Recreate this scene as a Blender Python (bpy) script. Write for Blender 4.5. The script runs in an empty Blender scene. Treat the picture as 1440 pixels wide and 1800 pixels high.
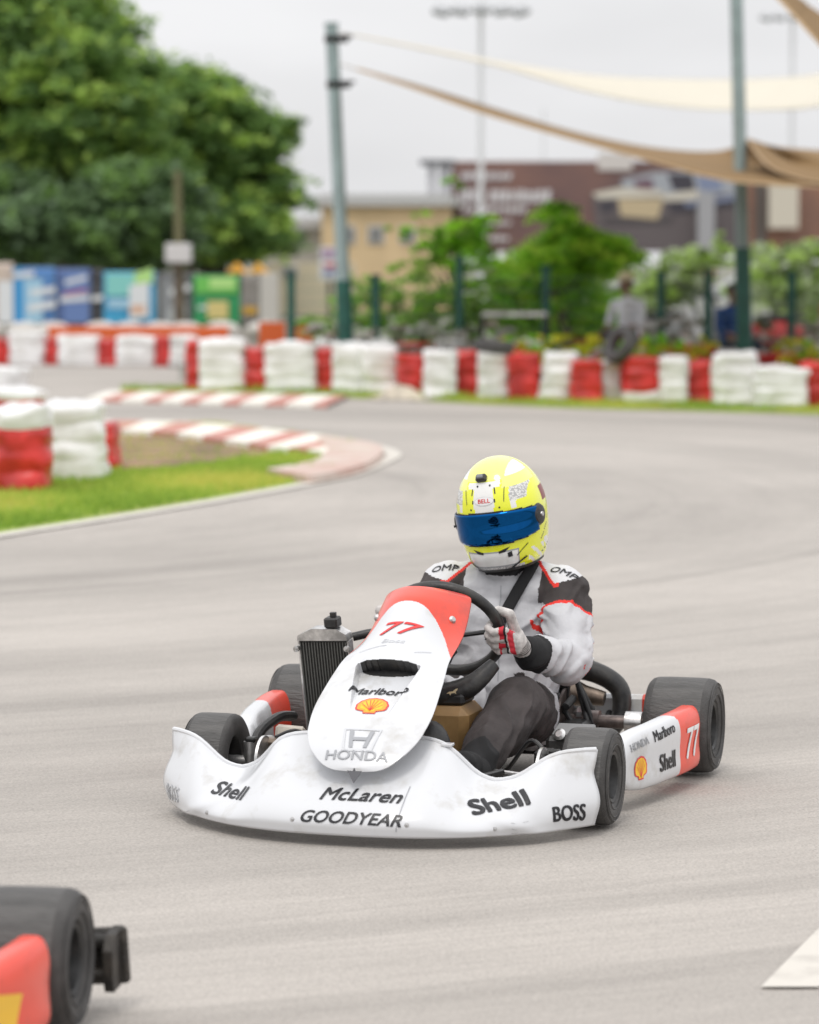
import bpy, bmesh, math, random
from mathutils import Vector, Matrix, noise
from mathutils.bvhtree import BVHTree
import numpy as np
random.seed(7)
R_ = math.radians
sc = bpy.context.scene

# ------------------------------------------------------------------ camera
FPX, HC = 5940.0, 1.5                      # focal length in pixels of the 1440 px wide photo, eye height
PIT = math.atan(438/FPX)
cam_d = bpy.data.cameras.new('camera'); cam = bpy.data.objects.new('camera', cam_d)
sc.collection.objects.link(cam); sc.camera = cam
cam.location = (0, 0, HC); cam.rotation_euler = (math.pi/2 - PIT, 0, 0)
cam_d.sensor_fit = 'VERTICAL'; cam_d.sensor_height = 36; cam_d.lens = 36*FPX/1800
cam_d.clip_start = .1; cam_d.clip_end = 3000
cam_d.dof.use_dof = True; cam_d.dof.focus_distance = 9.35; cam_d.dof.aperture_fstop = 3.3

# ------------------------------------------------------------------ sky and light
w = bpy.data.worlds.new('World'); sc.world = w; w.use_nodes = True
nt = w.node_tree; nt.nodes.clear()
def nd(t, ty, **k):
    n = t.nodes.new(ty)
    for a, b in k.items():
        if a.startswith('i_'): n.inputs[a[2:].replace('_', ' ')].default_value = b
        else: setattr(n, a, b)
    return n
SUN_EL, SUN_AZ = 62, 200
out = nd(nt, 'ShaderNodeOutputWorld'); bg = nd(nt, 'ShaderNodeBackground')
sky = nd(nt, 'ShaderNodeTexSky'); sky.sky_type = 'NISHITA'; sky.sun_disc = False
sky.sun_elevation = R_(SUN_EL); sky.sun_rotation = R_(SUN_AZ); sky.dust_density = 5
tc = nd(nt, 'ShaderNodeTexCoord'); sep = nd(nt, 'ShaderNodeSeparateXYZ')
nt.links.new(tc.outputs['Generated'], sep.inputs[0])
mx = nd(nt, 'ShaderNodeMath', operation='MAXIMUM'); mx.inputs[1].default_value = 0
nt.links.new(sep.outputs[2], mx.inputs[0])
lum = nd(nt, 'ShaderNodeMath', operation='MULTIPLY_ADD'); lum.inputs[1].default_value = 8.0; lum.inputs[2].default_value = 8.8
nt.links.new(mx.outputs[0], lum.inputs[0])
mp = nd(nt, 'ShaderNodeMapping'); mp.inputs['Scale'].default_value = (6, 6, 22)
nz = nd(nt, 'ShaderNodeTexNoise', i_Scale=1.2, i_Detail=4.0, i_Roughness=.5)
nt.links.new(tc.outputs['Generated'], mp.inputs[0]); nt.links.new(mp.outputs[0], nz.inputs[0])
rp = nd(nt, 'ShaderNodeMapRange'); rp.inputs[1].default_value = .3; rp.inputs[2].default_value = .7
rp.inputs[3].default_value = .92; rp.inputs[4].default_value = 1.05
nt.links.new(nz.outputs[0], rp.inputs[0])
ml = nd(nt, 'ShaderNodeMath', operation='MULTIPLY'); nt.links.new(lum.outputs[0], ml.inputs[0]); nt.links.new(rp.outputs[0], ml.inputs[1])
tint = nd(nt, 'ShaderNodeVectorMath', operation='SCALE'); tint.inputs[0].default_value = (.985, .985, 1.0)
nt.links.new(ml.outputs[0], tint.inputs['Scale'])
mix = nd(nt, 'ShaderNodeMixRGB'); mix.inputs[0].default_value = .08
nt.links.new(tint.outputs[0], mix.inputs[1]); nt.links.new(sky.outputs[0], mix.inputs[2])
nt.links.new(mix.outputs[0], bg.inputs[0]); bg.inputs[1].default_value = .1
nt.links.new(bg.outputs[0], out.inputs[0])
sd = bpy.data.lights.new('sun', 'SUN'); sd.energy = .9; sd.angle = R_(16); sd.color = (1, .96, .9)
so = bpy.data.objects.new('sun', sd); sc.collection.objects.link(so)
so.rotation_euler = (R_(90-SUN_EL), 0, R_(180-SUN_AZ))
sc.view_settings.view_transform = 'Standard'; sc.view_settings.look = 'None'
sc.view_settings.exposure = 0.0; sc.view_settings.gamma = 1
sc.cycles.use_denoising = True
sc.cycles.max_bounces = 8; sc.cycles.sample_clamp_indirect = 6

# ------------------------------------------------------------------ helpers
def ray(px, py):
    x = (px-720)/FPX; y = -(py-900)/FPX
    return Vector((x, math.cos(PIT)+y*math.sin(PIT), -math.sin(PIT)+y*math.cos(PIT)))
def G(px, py, z=0.0):                      # photo pixel -> point on the plane at height z
    r = ray(px, py); return Vector((0, 0, HC)) + r*((z-HC)/r.z)
def W(px, py, D):                          # photo pixel -> point at distance D
    r = ray(px, py); return Vector((0, 0, HC)) + r*(D/r.y)

MATS = {}
def mat(name, col, rough=.6, metal=0.0, var=.0, vscale=8.0, bump=0.0, bscale=60.0, col2=None, coat=0.0, trans=0.0, spec=.5, c2f=(.4, .62), stretch=(1, 1, 1)):
    if name in MATS: return MATS[name]
    m = bpy.data.materials.new(name); m.use_nodes = True; t = m.node_tree; b = t.nodes['Principled BSDF']
    b.inputs['Base Color'].default_value = (*col, 1); b.inputs['Roughness'].default_value = rough
    b.inputs['Metallic'].default_value = metal; b.inputs['Coat Weight'].default_value = coat
    b.inputs['Coat Roughness'].default_value = .08; b.inputs['Specular IOR Level'].default_value = spec
    tcn = nd(t, 'ShaderNodeTexCoord'); mpn = nd(t, 'ShaderNodeMapping'); mpn.inputs['Scale'].default_value = stretch
    t.links.new(tcn.outputs['Object'], mpn.inputs[0])
    if var > 0 or col2:
        n = nd(t, 'ShaderNodeTexNoise', i_Scale=vscale, i_Detail=5.0, i_Roughness=.6)
        t.links.new(mpn.outputs[0], n.inputs['Vector'])
        r = nd(t, 'ShaderNodeValToRGB'); r.color_ramp.elements[0].position = c2f[0]; r.color_ramp.elements[1].position = c2f[1]
        c2 = col2 or tuple(c*(1-var) for c in col)
        r.color_ramp.elements[0].color = (*c2, 1); r.color_ramp.elements[1].color = (*(tuple(min(1, c*(1+var*.5)) for c in col)), 1)
        t.links.new(n.outputs[0], r.inputs[0]); t.links.new(r.outputs[0], b.inputs['Base Color'])
    if bump > 0:
        n2 = nd(t, 'ShaderNodeTexNoise', i_Scale=bscale, i_Detail=4.0)
        t.links.new(mpn.outputs[0], n2.inputs['Vector'])
        bp = nd(t, 'ShaderNodeBump', i_Strength=bump, i_Distance=.01)
        t.links.new(n2.outputs[0], bp.inputs['Height']); t.links.new(bp.outputs[0], b.inputs['Normal'])
    if trans > 0:
        tr = nd(t, 'ShaderNodeBsdfTranslucent'); ms = nd(t, 'ShaderNodeMixShader'); ms.inputs[0].default_value = trans
        tr.inputs[0].default_value = (*[min(1, c*1.3) for c in col], 1)
        o = t.nodes['Material Output']
        t.links.new(b.outputs[0], ms.inputs[1]); t.links.new(tr.outputs[0], ms.inputs[2]); t.links.new(ms.outputs[0], o.inputs[0])
    MATS[name] = m; return m

def tag(o, label=None, cat=None, group=None, kind=None):
    if label: o['label'] = label
    if cat: o['category'] = cat
    if group: o['group'] = group
    if kind: o['kind'] = kind
    return o
def empty(name, loc, rz=0, label=None, cat=None, group=None):
    o = bpy.data.objects.new(name, None); sc.collection.objects.link(o)
    o.location = loc; o.rotation_euler = (0, 0, rz); o.empty_display_size = .2
    return tag(o, label, cat, group)

class MB:
    def __init__(s): s.v = []; s.f = []; s.m = []; s.mats = []
    def mi(s, m):
        if m not in s.mats: s.mats.append(m)
        return s.mats.index(m)
    def add(s, vs, fs, m):
        o = len(s.v); k = s.mi(m); s.v += [tuple(v) for v in vs]
        s.f += [tuple(o+i for i in f) for f in fs]; s.m += [k]*len(fs); return s
    def box(s, c, size, m, rot=None, bev=.1):
        h = [x/2 for x in size]; b = min(h)*bev*2 if bev else 0; b = min(b, min(h)*.9)
        vs = []; fs = []; idx = {}
        for sx in (-1, 1):
            for sy in (-1, 1):
                for sz in (-1, 1):
                    sg = (sx, sy, sz)
                    for a in range(3):
                        p = [sg[i]*(h[i] - (0 if i == a else b)) for i in range(3)]
                        idx[(sg, a)] = len(vs); vs.append(p)
        for a in range(3):
            o1, o2 = (a+1) % 3, (a+2) % 3
            for sg in (-1, 1):
                q = []
                for (p1, p2) in ((-1, -1), (1, -1), (1, 1), (-1, 1)):
                    g = [0, 0, 0]; g[a] = sg; g[o1] = p1; g[o2] = p2; q.append(idx[(tuple(g), a)])
                fs.append(q if sg > 0 else q[::-1])
        for a in range(3):
            o1, o2 = (a+1) % 3, (a+2) % 3
            for s1 in (-1, 1):
                for s2 in (-1, 1):
                    g0 = [0, 0, 0]; g0[a] = -1; g0[o1] = s1; g0[o2] = s2; g1 = list(g0); g1[a] = 1
                    g0, g1 = tuple(g0), tuple(g1)
                    q = [idx[(g0, o1)], idx[(g0, o2)], idx[(g1, o2)], idx[(g1, o1)]]
                    fs.append(q if s1*s2 > 0 else q[::-1])
        for sx in (-1, 1):
            for sy in (-1, 1):
                for sz in (-1, 1):
                    g = (sx, sy, sz); q = [idx[(g, 0)], idx[(g, 1)], idx[(g, 2)]]
                    fs.append(q if sx*sy*sz > 0 else q[::-1])
        M = rot if rot is not None else Matrix.Identity(3)
        return s.add([Vector(c) + M @ Vector(v) for v in vs], fs, m)
    def tube(s, pts, rad, m, n=12, closed=False, caps=True, flat=1.0, smooth=0):
        pts = [Vector(p) for p in pts]
        if smooth: pts, rad = spline(pts, rad, smooth, closed)
        N = len(pts); rad = rad if isinstance(rad, (list, tuple)) else [rad]*N
        vs = []; up = None
        for i, p in enumerate(pts):
            a = pts[(i-1) % N] if (i > 0 or closed) else p; b = pts[(i+1) % N] if (i < N-1 or closed) else p
            t = (b-a).normalized()
            if up is None: up = Vector((0, 0, 1)) if abs(t.z) < .9 else Vector((1, 0, 0))
            x = up.cross(t).normalized(); y = t.cross(x).normalized(); up = y
            for k in range(n):
                an = 2*math.pi*k/n; vs.append(p + x*math.cos(an)*rad[i] + y*math.sin(an)*rad[i]*flat)
        fs = []
        for i in range(N if closed else N-1):
            for k in range(n):
                fs.append((i*n+k, i*n+(k+1) % n, ((i+1) % N)*n+(k+1) % n, ((i+1) % N)*n+k))
        if caps and not closed: fs += [tuple(range(n))[::-1], tuple(range((N-1)*n, N*n))]
        return s.add(vs, fs, m)
    def lathe(s, prof, o, ax, m, n=32, closed=False):
        ax = Vector(ax).normalized(); x = ax.orthogonal().normalized(); y = ax.cross(x); vs = []
        for r, h in prof:
            for k in range(n):
                a = 2*math.pi*k/n; vs.append(Vector(o) + ax*h + (x*math.cos(a)+y*math.sin(a))*r)
        P = len(prof); fs = []
        for i in range(P if closed else P-1):
            for k in range(n): fs.append((i*n+k, i*n+(k+1) % n, ((i+1) % P)*n+(k+1) % n, ((i+1) % P)*n+k))
        return s.add(vs, fs, m)
    def ell(s, c, r, m, n=20, rot=None):
        M = rot if rot is not None else Matrix.Identity(3); vs = []; fs = []; L = n//2
        for i in range(L+1):
            th = math.pi*i/L
            for k in range(n):
                a = 2*math.pi*k/n
                vs.append(Vector(c)+M @ Vector((r[0]*math.sin(th)*math.cos(a), r[1]*math.sin(th)*math.sin(a), r[2]*math.cos(th))))
        for i in range(L):
            for k in range(n): fs.append((i*n+k, (i+1)*n+k, (i+1)*n+(k+1) % n, i*n+(k+1) % n))
        return s.add(vs, fs, m)
    def cap(s, a, b, ra, rb, m, n=16):       # capsule
        a, b = Vector(a), Vector(b); s.tube([a, b], [ra, rb], m, n=n)
        s.ell(a, (ra,)*3, m, n); s.ell(b, (rb,)*3, m, n); return s
    def grid(s, P, nu, nv, m, cu=False, cv=False, mf=None):
        vs = [P(i/(nu if cu else nu-1), j/(nv if cv else nv-1)) for i in range(nu) for j in range(nv)]
        fs = []; ms = []
        for i in range(nu if cu else nu-1):
            for j in range(nv if cv else nv-1):
                fs.append((i*nv+j, i*nv+(j+1) % nv, ((i+1) % nu)*nv+(j+1) % nv, ((i+1) % nu)*nv+j))
                if mf: ms.append(s.mi(mf((i+.5)/(nu-1), (j+.5)/(nv-1))))
        s.add(vs, fs, m)
        if mf: s.m[-len(fs):] = ms
        return s
    def prism(s, poly, d, m, org=(0, 0, 0), ux=(1, 0, 0), uy=(0, 0, 1)):   # flat outline given thickness d along ux x uy
        ux, uy = Vector(ux), Vector(uy); nn = ux.cross(uy).normalized(); o = Vector(org); n = len(poly)
        vs = [o+ux*a+uy*b for a, b in poly] + [o+ux*a+uy*b+nn*d for a, b in poly]
        fs = [tuple(range(n))[::-1], tuple(range(n, 2*n))] + [(i, (i+1) % n, n+(i+1) % n, n+i) for i in range(n)]
        return s.add(vs, fs, m)
    def mesh(s, name):
        me = bpy.data.meshes.new(name); me.from_pydata(s.v, [], s.f)
        for m in s.mats: me.materials.append(m)
        me.polygons.foreach_set('material_index', s.m); me.update(); return me
    def bvh(s): return BVHTree.FromPolygons(s.v, s.f)
    def build(s, name, parent=None, smooth=35, solid=0, off=-1, loc=None):
        me = s.mesh(name); o = bpy.data.objects.new(name, me); sc.collection.objects.link(o)
        if parent: o.parent = parent
        if loc is not None: o.location = loc
        if smooth: me.shade_smooth(); sharp(me, smooth)
        if solid:
            md = o.modifiers.new('solid', 'SOLIDIFY'); md.thickness = solid; md.offset = off
        return o
def sharp(me, deg):
    try: me.set_sharp_from_angle(angle=R_(deg))
    except Exception: pass
def spline(pts, rad, k, closed):
    N = len(pts); rad = list(rad) if isinstance(rad, (list, tuple)) else [rad]*N
    P, Q = [], []
    seg = N if closed else N-1
    for i in range(seg):
        g = lambda j: (pts[j % N] if closed else pts[min(max(j, 0), N-1)])
        a, b, c, d = g(i-1), g(i), g(i+1), g(i+2)
        for j in range(k):
            t = j/k
            P.append(.5*((2*b)+(c-a)*t+(2*a-5*b+4*c-d)*t*t+(-a+3*b-3*c+d)*t**3))
            Q.append(rad[i]*(1-t)+rad[(i+1) % N]*t)
    if not closed: P.append(pts[-1]); Q.append(rad[-1])
    return P, Q
def interp(x, xs, ys):                     # smooth interpolation through a table
    if x <= xs[0]: return ys[0]
    if x >= xs[-1]: return ys[-1]
    i = max(j for j in range(len(xs)) if xs[j] <= x); i = min(i, len(xs)-2)
    t = (x-xs[i])/(xs[i+1]-xs[i]); h = xs[i+1]-xs[i]
    def sl(j):
        if j == 0 or j == len(xs)-1: return 0
        a = (ys[j]-ys[j-1])/(xs[j]-xs[j-1]); b = (ys[j+1]-ys[j])/(xs[j+1]-xs[j])
        return 0 if a*b <= 0 else 2*a*b/(a+b)
    m0, m1 = sl(i)*h, sl(i+1)*h
    return (2*t**3-3*t*t+1)*ys[i]+(t**3-2*t*t+t)*m0+(-2*t**3+3*t*t)*ys[i+1]+(t**3-t*t)*m1
def lin(x, xs, ys): return float(np.interp(x, xs, ys))
def remesh(mb, voxel, smooth_it, name):
    me = mb.mesh(name+'_src'); o = bpy.data.objects.new(name+'_src', me); sc.collection.objects.link(o)
    r = o.modifiers.new('r', 'REMESH'); r.mode = 'VOXEL'; r.voxel_size = voxel
    s_ = o.modifiers.new('s', 'SMOOTH'); s_.iterations = smooth_it; s_.factor = .5
    bpy.context.view_layer.update()
    dg = bpy.context.evaluated_depsgraph_get(); res = bpy.data.meshes.new_from_object(o.evaluated_get(dg))
    bpy.data.objects.remove(o); bpy.data.meshes.remove(me); res.name = name; res.materials.clear(); return res
def paint(me, mats, rule):
    for m in mats: me.materials.append(m)
    for p in me.polygons: p.material_index = rule(p.center, p.normal)
def link(me, name, parent=None, smooth=True):
    o = bpy.data.objects.new(name, me); sc.collection.objects.link(o); o.parent = parent
    if smooth: me.shade_smooth()
    return o

# lettering and emblems: flat shapes laid on to the surface they are printed on
def text_shape(txt, size, shear=0.0, bold=0.0, sp=1.0, sx=1.0):
    vs, fs = text_base(txt, size, shear, 0.0, sp, sx)
    if bold < .009: return [(vs, fs)]
    b = bold*size*.9
    return [([(x+dx*b, y+dy*b) for x, y in vs], fs) for dx, dy in ((-1, -.5), (-.3, .5), (.4, -.5), (1, .5))]
def text_base(txt, size, shear=0.0, bold=0.0, sp=1.0, sx=1.0):
    c = bpy.data.curves.new('lettering', 'FONT'); c.body = txt; c.size = size; c.shear = shear; c.offset = bold*size
    c.space_character = sp; c.align_x = 'CENTER'; c.align_y = 'CENTER'; c.resolution_u = 4
    o = bpy.data.objects.new('lettering', c); sc.collection.objects.link(o); bpy.context.view_layer.update()
    dg = bpy.context.evaluated_depsgraph_get(); me = bpy.data.meshes.new_from_object(o.evaluated_get(dg))
    vs = [(v.co.x*sx, v.co.y) for v in me.vertices]; fs = [tuple(p.vertices) for p in me.polygons]
    bpy.data.objects.remove(o); bpy.data.meshes.remove(me); return vs, fs
def decal(shapes, tgt, o, right, dirn, parent, name, edge=.012, off=.0018, label=None, up=None):
    right = Vector(right).normalized(); dirn = Vector(dirn).normalized()
    up = Vector(up).normalized() if up is not None else right.cross(dirn).normalized()
    out_ = MB(); k = 0; todo = []
    for sh, m in shapes:
        if isinstance(sh, list): todo += [(q, m) for q in sh]
        else: todo.append((sh, m))
    for (vs, fs), m in todo:
        bm = bmesh.new(); bv = [bm.verts.new((x, y, 0)) for x, y in vs]
        for f in fs:
            try: bm.faces.new([bv[i] for i in f])
            except ValueError: pass
        bmesh.ops.triangulate(bm, faces=bm.faces)
        for _ in range(6):
            es = [e for e in bm.edges if e.calc_length() > edge]
            if not es: break
            bmesh.ops.subdivide_edges(bm, edges=es, cuts=1); bmesh.ops.triangulate(bm, faces=bm.faces)
        dead = []
        for v in bm.verts:
            p = Vector(o)+right*v.co.x+up*v.co.y; h = tgt.ray_cast(p-dirn*.25, dirn, .6)
            if h[0] is None: dead.append(v); continue
            n = h[1] if h[1].dot(dirn) < 0 else -h[1]
            v.co = h[0]+n*(off+.0003*k)
        bmesh.ops.delete(bm, geom=dead, context='VERTS'); bm.verts.index_update()
        out_.add([v.co.copy() for v in bm.verts], [tuple(v.index for v in f.verts) for f in bm.faces], m); bm.free(); k += 1
    ob = out_.build(name, parent, smooth=0)
    if label: ob['label'] = label
    return ob
def poly(pts): return (pts, [tuple(range(len(pts)))])
def disc(cx, cy, rx, ry, n=28): return poly([(cx+rx*math.cos(2*math.pi*i/n), cy+ry*math.sin(2*math.pi*i/n)) for i in range(n)])
def ring(cx, cy, rx, ry, t, n=32):
    a = [(cx+rx*math.cos(2*math.pi*i/n), cy+ry*math.sin(2*math.pi*i/n)) for i in range(n)]
    b = [(cx+(rx-t)*math.cos(2*math.pi*i/n), cy+(ry-t)*math.sin(2*math.pi*i/n)) for i in range(n)]
    return (a+b, [(i, (i+1) % n, n+(i+1) % n, n+i) for i in range(n)])
def line(a, b, t):
    dx, dy = b[0]-a[0], b[1]-a[1]; L = math.hypot(dx, dy) or 1; nx, ny = -dy/L*t/2, dx/L*t/2
    return poly([(a[0]+nx, a[1]+ny), (a[0]-nx, a[1]-ny), (b[0]-nx, b[1]-ny), (b[0]+nx, b[1]+ny)])
def scallop(r, k=1.0):                     # the outline of a scallop shell
    pts = []
    for i in range(49):
        a = R_(-30+240*i/48); rr = r*k*(1+.045*abs(math.sin((a+.52)*3.0*1.0*math.pi/1.4)))
        pts.append((rr*math.cos(a)*1.08, rr*math.sin(a)*.95))
    pts += [(-r*k*.45, -r*k*.62), (-r*k*.42, -r*k*.85), (r*k*.42, -r*k*.85), (r*k*.45, -r*k*.62)]
    return poly(pts)
def rot2(sh, deg, sx=1, dx=0, dy=0):
    vs, fs = sh; c, s_ = math.cos(R_(deg)), math.sin(R_(deg))
    return ([((x*c-y*s_)*sx+dx, x*s_+y*c+dy) for x, y in vs], fs)

# ------------------------------------------------------------------ materials
white_fibre = mat('white_bodywork', (.66, .67, .69), .24, coat=.5, col2=(.52, .51, .49), vscale=9, c2f=(.26, .44))
red_fibre = mat('red_bodywork', (.84, .048, .012), .30, coat=.3, col2=(.60, .045, .02), vscale=9, c2f=(.28, .48))
red_print = mat('red_print', (.72, .04, .04), .3)
orange_print = mat('orange_print', (.9, .36, .02), .3)
yellow_print = mat('yellow_print', (.90, .52, .01), .3)
black_print = mat('black_print', (.015, .015, .018), .35)
grey_print = mat('grey_print', (.35, .36, .38), .4)
pale_print = mat('pale_print', (.6, .61, .63), .4)
scuff_print = mat('scuff_grey', (.30, .30, .30), .6)
white_print = mat('white_print', (.85, .85, .85), .4)
rubber = mat('tyre_rubber', (.075, .072, .070), .62, var=.25, vscale=14, bump=.35, bscale=220, spec=.4)
tread_m = mat('scrubbed_tread', (.100, .096, .092), .55, col2=(.060, .058, .056), vscale=26, bump=.5, bscale=160, spec=.5, stretch=(1, .25, 1), c2f=(.35, .62))
black_pl = mat('black_plastic', (.020, .020, .021), .42, vscale=20, col2=(.045, .042, .038), bump=.15, bscale=90, c2f=(.35, .6))
black_mt = mat('black_steel', (.03, .03, .03), .4, metal=.3, var=.4, vscale=25)
silver = mat('brushed_aluminium', (.68, .67, .66), .32, metal=.9, var=.35, vscale=18)
darksteel = mat('worn_steel_axle', (.17, .14, .13), .42, metal=.7, var=.4, vscale=20)
bronze = mat('heat_stained_steel', (.24, .19, .15), .4, metal=.8, var=.4, vscale=14)
rad_core = mat('radiator_fins', (.075, .075, .07), .5, metal=.5, var=.3, vscale=60)
tank_m = mat('amber_fuel_plastic', (.50, .31, .13), .35, var=.2, vscale=9, trans=.25)
suit_w = mat('white_suit_cloth', (.54, .54, .56), .85, var=.08, vscale=9, bump=.5, bscale=22)
suit_d = mat('dark_suit_cloth', (.050, .041, .040), .82, var=.25, vscale=9, bump=.5, bscale=22)
suit_r = mat('red_piping', (.75, .03, .02), .7)
suit_k = mat('black_knit', (.015, .015, .016), .9)
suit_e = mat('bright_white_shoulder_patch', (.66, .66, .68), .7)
skin_m = mat('skin', (.28, .15, .10), .6)
glove_w = mat('white_glove_leather', (.60, .57, .55), .7, var=.22, vscale=45, bump=.3, bscale=60)
glove_r = mat('red_glove_leather', (.60, .02, .04), .6)
hel_y = mat('fluorescent_yellow_shell', (.84, .88, .02), .16, coat=1.0)
hel_w = mat('white_shell', (.82, .82, .80), .16, coat=1.0)
hel_g = mat('grey_shell_pattern', (.42, .42, .42), .25, coat=.6, col2=(.75, .75, .72), vscale=160, c2f=(.48, .52))
hel_p = mat('yellow_shell_sheen', (.88, .90, .22), .16, coat=1.0)  # paler yellow holds the sheen on the helmet's top in its colour
hel_dr = mat('dark_red_shell', (.22, .03, .03), .3)
visor_m = mat('blue_mirror_visor', (.006, .085, .27), .05, metal=1.0)

# ------------------------------------------------------------------ ground, track, kerbs
def ground_sheet(name, pts, z, m, kind='structure'):
    mb = MB(); mb.add([(x, y, z) for x, y in pts], [tuple(range(len(pts)))], m); o = mb.build(name, smooth=0)
    return tag(o, kind=kind)
def asphalt():
    m = bpy.data.materials.new('worn_asphalt'); m.use_nodes = True; t = m.node_tree; b = t.nodes['Principled BSDF']
    tcn = nd(t, 'ShaderNodeTexCoord')
    def mapn(scale, rz):
        q = nd(t, 'ShaderNodeMapping'); q.inputs['Scale'].default_value = scale; q.inputs['Rotation'].default_value = (0, 0, rz)
        t.links.new(tcn.outputs['Object'], q.inputs[0]); return q
    a = mapn((.35, .5, 1), 0); n1 = nd(t, 'ShaderNodeTexNoise', i_Scale=1.0, i_Detail=5.0); t.links.new(a.outputs[0], n1.inputs[0])
    c = mapn((.8, 3.5, 1), R_(-38)); n2 = nd(t, 'ShaderNodeTexNoise', i_Scale=1.0, i_Detail=6.0, i_Roughness=.6); t.links.new(c.outputs[0], n2.inputs[0])
    n3 = nd(t, 'ShaderNodeTexNoise', i_Scale=130.0, i_Detail=3.0); t.links.new(tcn.outputs['Object'], n3.inputs[0])
    n4 = nd(t, 'ShaderNodeTexVoronoi', i_Scale=95.0); t.links.new(tcn.outputs['Object'], n4.inputs[0])
    def rng(n, o, lo, hi, a0=.3, a1=.7):
        r = nd(t, 'ShaderNodeMapRange'); r.inputs[1].default_value = a0; r.inputs[2].default_value = a1
        r.inputs[3].default_value = lo; r.inputs[4].default_value = hi; t.links.new(n.outputs[o], r.inputs[0]); return r
    def mul(x, y):
        q = nd(t, 'ShaderNodeMath', operation='MULTIPLY'); t.links.new(x.outputs[0], q.inputs[0]); t.links.new(y.outputs[0], q.inputs[1]); return q
    f = mul(mul(rng(n1, 0, .90, 1.06), rng(n2, 0, .96, 1.03)), mul(rng(n3, 0, .85, 1.13), rng(n4, 0, .80, 1.06, 0, .45)))
    # rubbered bands following the bend: noise laid out round the centre of the corner
    sub = nd(t, 'ShaderNodeVectorMath', operation='SUBTRACT'); sub.inputs[1].default_value = (-7.0, 22.0, 0); t.links.new(tcn.outputs['Object'], sub.inputs[0])
    sp_ = nd(t, 'ShaderNodeSeparateXYZ'); t.links.new(sub.outputs[0], sp_.inputs[0])
    ln = nd(t, 'ShaderNodeVectorMath', operation='LENGTH'); t.links.new(sub.outputs[0], ln.inputs[0])
    at = nd(t, 'ShaderNodeMath', operation='ARCTAN2'); t.links.new(sp_.outputs[1], at.inputs[0]); t.links.new(sp_.outputs[0], at.inputs[1])
    def polar(kr, ka, det):
        a_ = nd(t, 'ShaderNodeMath', operation='MULTIPLY'); a_.inputs[1].default_value = kr; t.links.new(ln.outputs['Value'], a_.inputs[0])
        b_ = nd(t, 'ShaderNodeMath', operation='MULTIPLY'); b_.inputs[1].default_value = ka; t.links.new(at.outputs[0], b_.inputs[0])
        c_ = nd(t, 'ShaderNodeCombineXYZ'); t.links.new(a_.outputs[0], c_.inputs[0]); t.links.new(b_.outputs[0], c_.inputs[1])
        n_ = nd(t, 'ShaderNodeTexNoise', i_Scale=1.0, i_Detail=det, i_Roughness=.62); t.links.new(c_.outputs[0], n_.inputs['Vector']); return n_
    f = mul(f, mul(rng(polar(.55, 1.3, 3.0), 0, .87, 1.05, .36, .60), mul(rng(polar(5.0, 5.0, 5.0), 0, .93, 1.05), rng(polar(38.0, 42.0, 3.0), 0, .93, 1.05))))
    f = mul(f, rng(polar(2.6, .55, 2.0), 0, 1.0, .86, .60, .70))
    v = nd(t, 'ShaderNodeVectorMath', operation='SCALE'); v.inputs[0].default_value = (.412, .380, .346)
    t.links.new(f.outputs[0], v.inputs['Scale']); t.links.new(v.outputs[0], b.inputs['Base Color'])
    b.inputs['Roughness'].default_value = .85
    bp = nd(t, 'ShaderNodeBump', i_Strength=.35, i_Distance=.006); t.links.new(n4.outputs[0], bp.inputs['Height']); t.links.new(bp.outputs[0], b.inputs['Normal'])
    return m
m_as = asphalt()
m_gr = mat('grass_soil', (.32, .42, .08), .95, col2=(.30, .28, .12), vscale=1.6, bump=.4, bscale=30, c2f=(.3, .6))
m_dirt = mat('bare_dirt', (.36, .24, .14), .95, col2=(.18, .12, .075), vscale=2.2, bump=.6, bscale=12)
m_park = mat('parking_ground', (.24, .23, .20), .9, col2=(.17, .18, .12), vscale=.4)
ground_sheet('ground', [(-1500, -60), (1500, -60), (1500, 2500), (-1500, 2500)], -.012, m_park)
ground_sheet('track', [(-30, -12), (30, -12), (30, 34.5), (4.0, 35.1), (1.6, 36.4), (-.1, 37.9), (-2.2, 39.6), (-3, 44), (-3.4, 50), (-8, 51.5), (-30, 51.5)], -.006, m_as)
# the grass verge along the right barrier
ground_sheet('verge', [(-3.45, 39.5), (-2.1, 38.9), (-.75, 38.0), (-.1, 37.2), (.8, 35.9), (1.7, 34.95), (4.1, 33.45), (14, 31.9), (14, 34.6), (6, 35.6), (2, 37), (-.1, 38.6), (-2.2, 40.4), (-3.4, 40.6)], -.001, m_gr)

def ribbon(name, left, right, z, m):
    n = len(left); mb = MB(); vs = [(*p, z) for p in left]+[(*p, z) for p in right]
    mb.add(vs, [(i, n+i, n+i+1, i+1) for i in range(n-1)], m); return mb
m_line = mat('worn_white_line', (.56, .53, .48), .8, var=.25, vscale=6, col2=(.45, .42, .38), c2f=(.25, .5))
m_kw = mat('kerb_white', (.86, .83, .76), .75, col2=(.66, .62, .54), vscale=5, c2f=(.25, .55))
m_kr = mat('kerb_faded_red', (.55, .23, .19), .75, col2=(.50, .30, .25), vscale=5, c2f=(.3, .6))
def cr(pts, k=8):
    P, _ = spline([Vector((p[0], p[1], 0)) for p in pts], 1, k, False); return [(p.x, p.y) for p in P]
def offs(path, d):
    r = []
    for i, p in enumerate(path):
        a = path[max(i-1, 0)]; b = path[min(i+1, len(path)-1)]; dx, dy = b[0]-a[0], b[1]-a[1]; L = math.hypot(dx, dy) or 1
        r.append((p[0]-dy/L*d, p[1]+dx/L*d))
    return r
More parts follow.
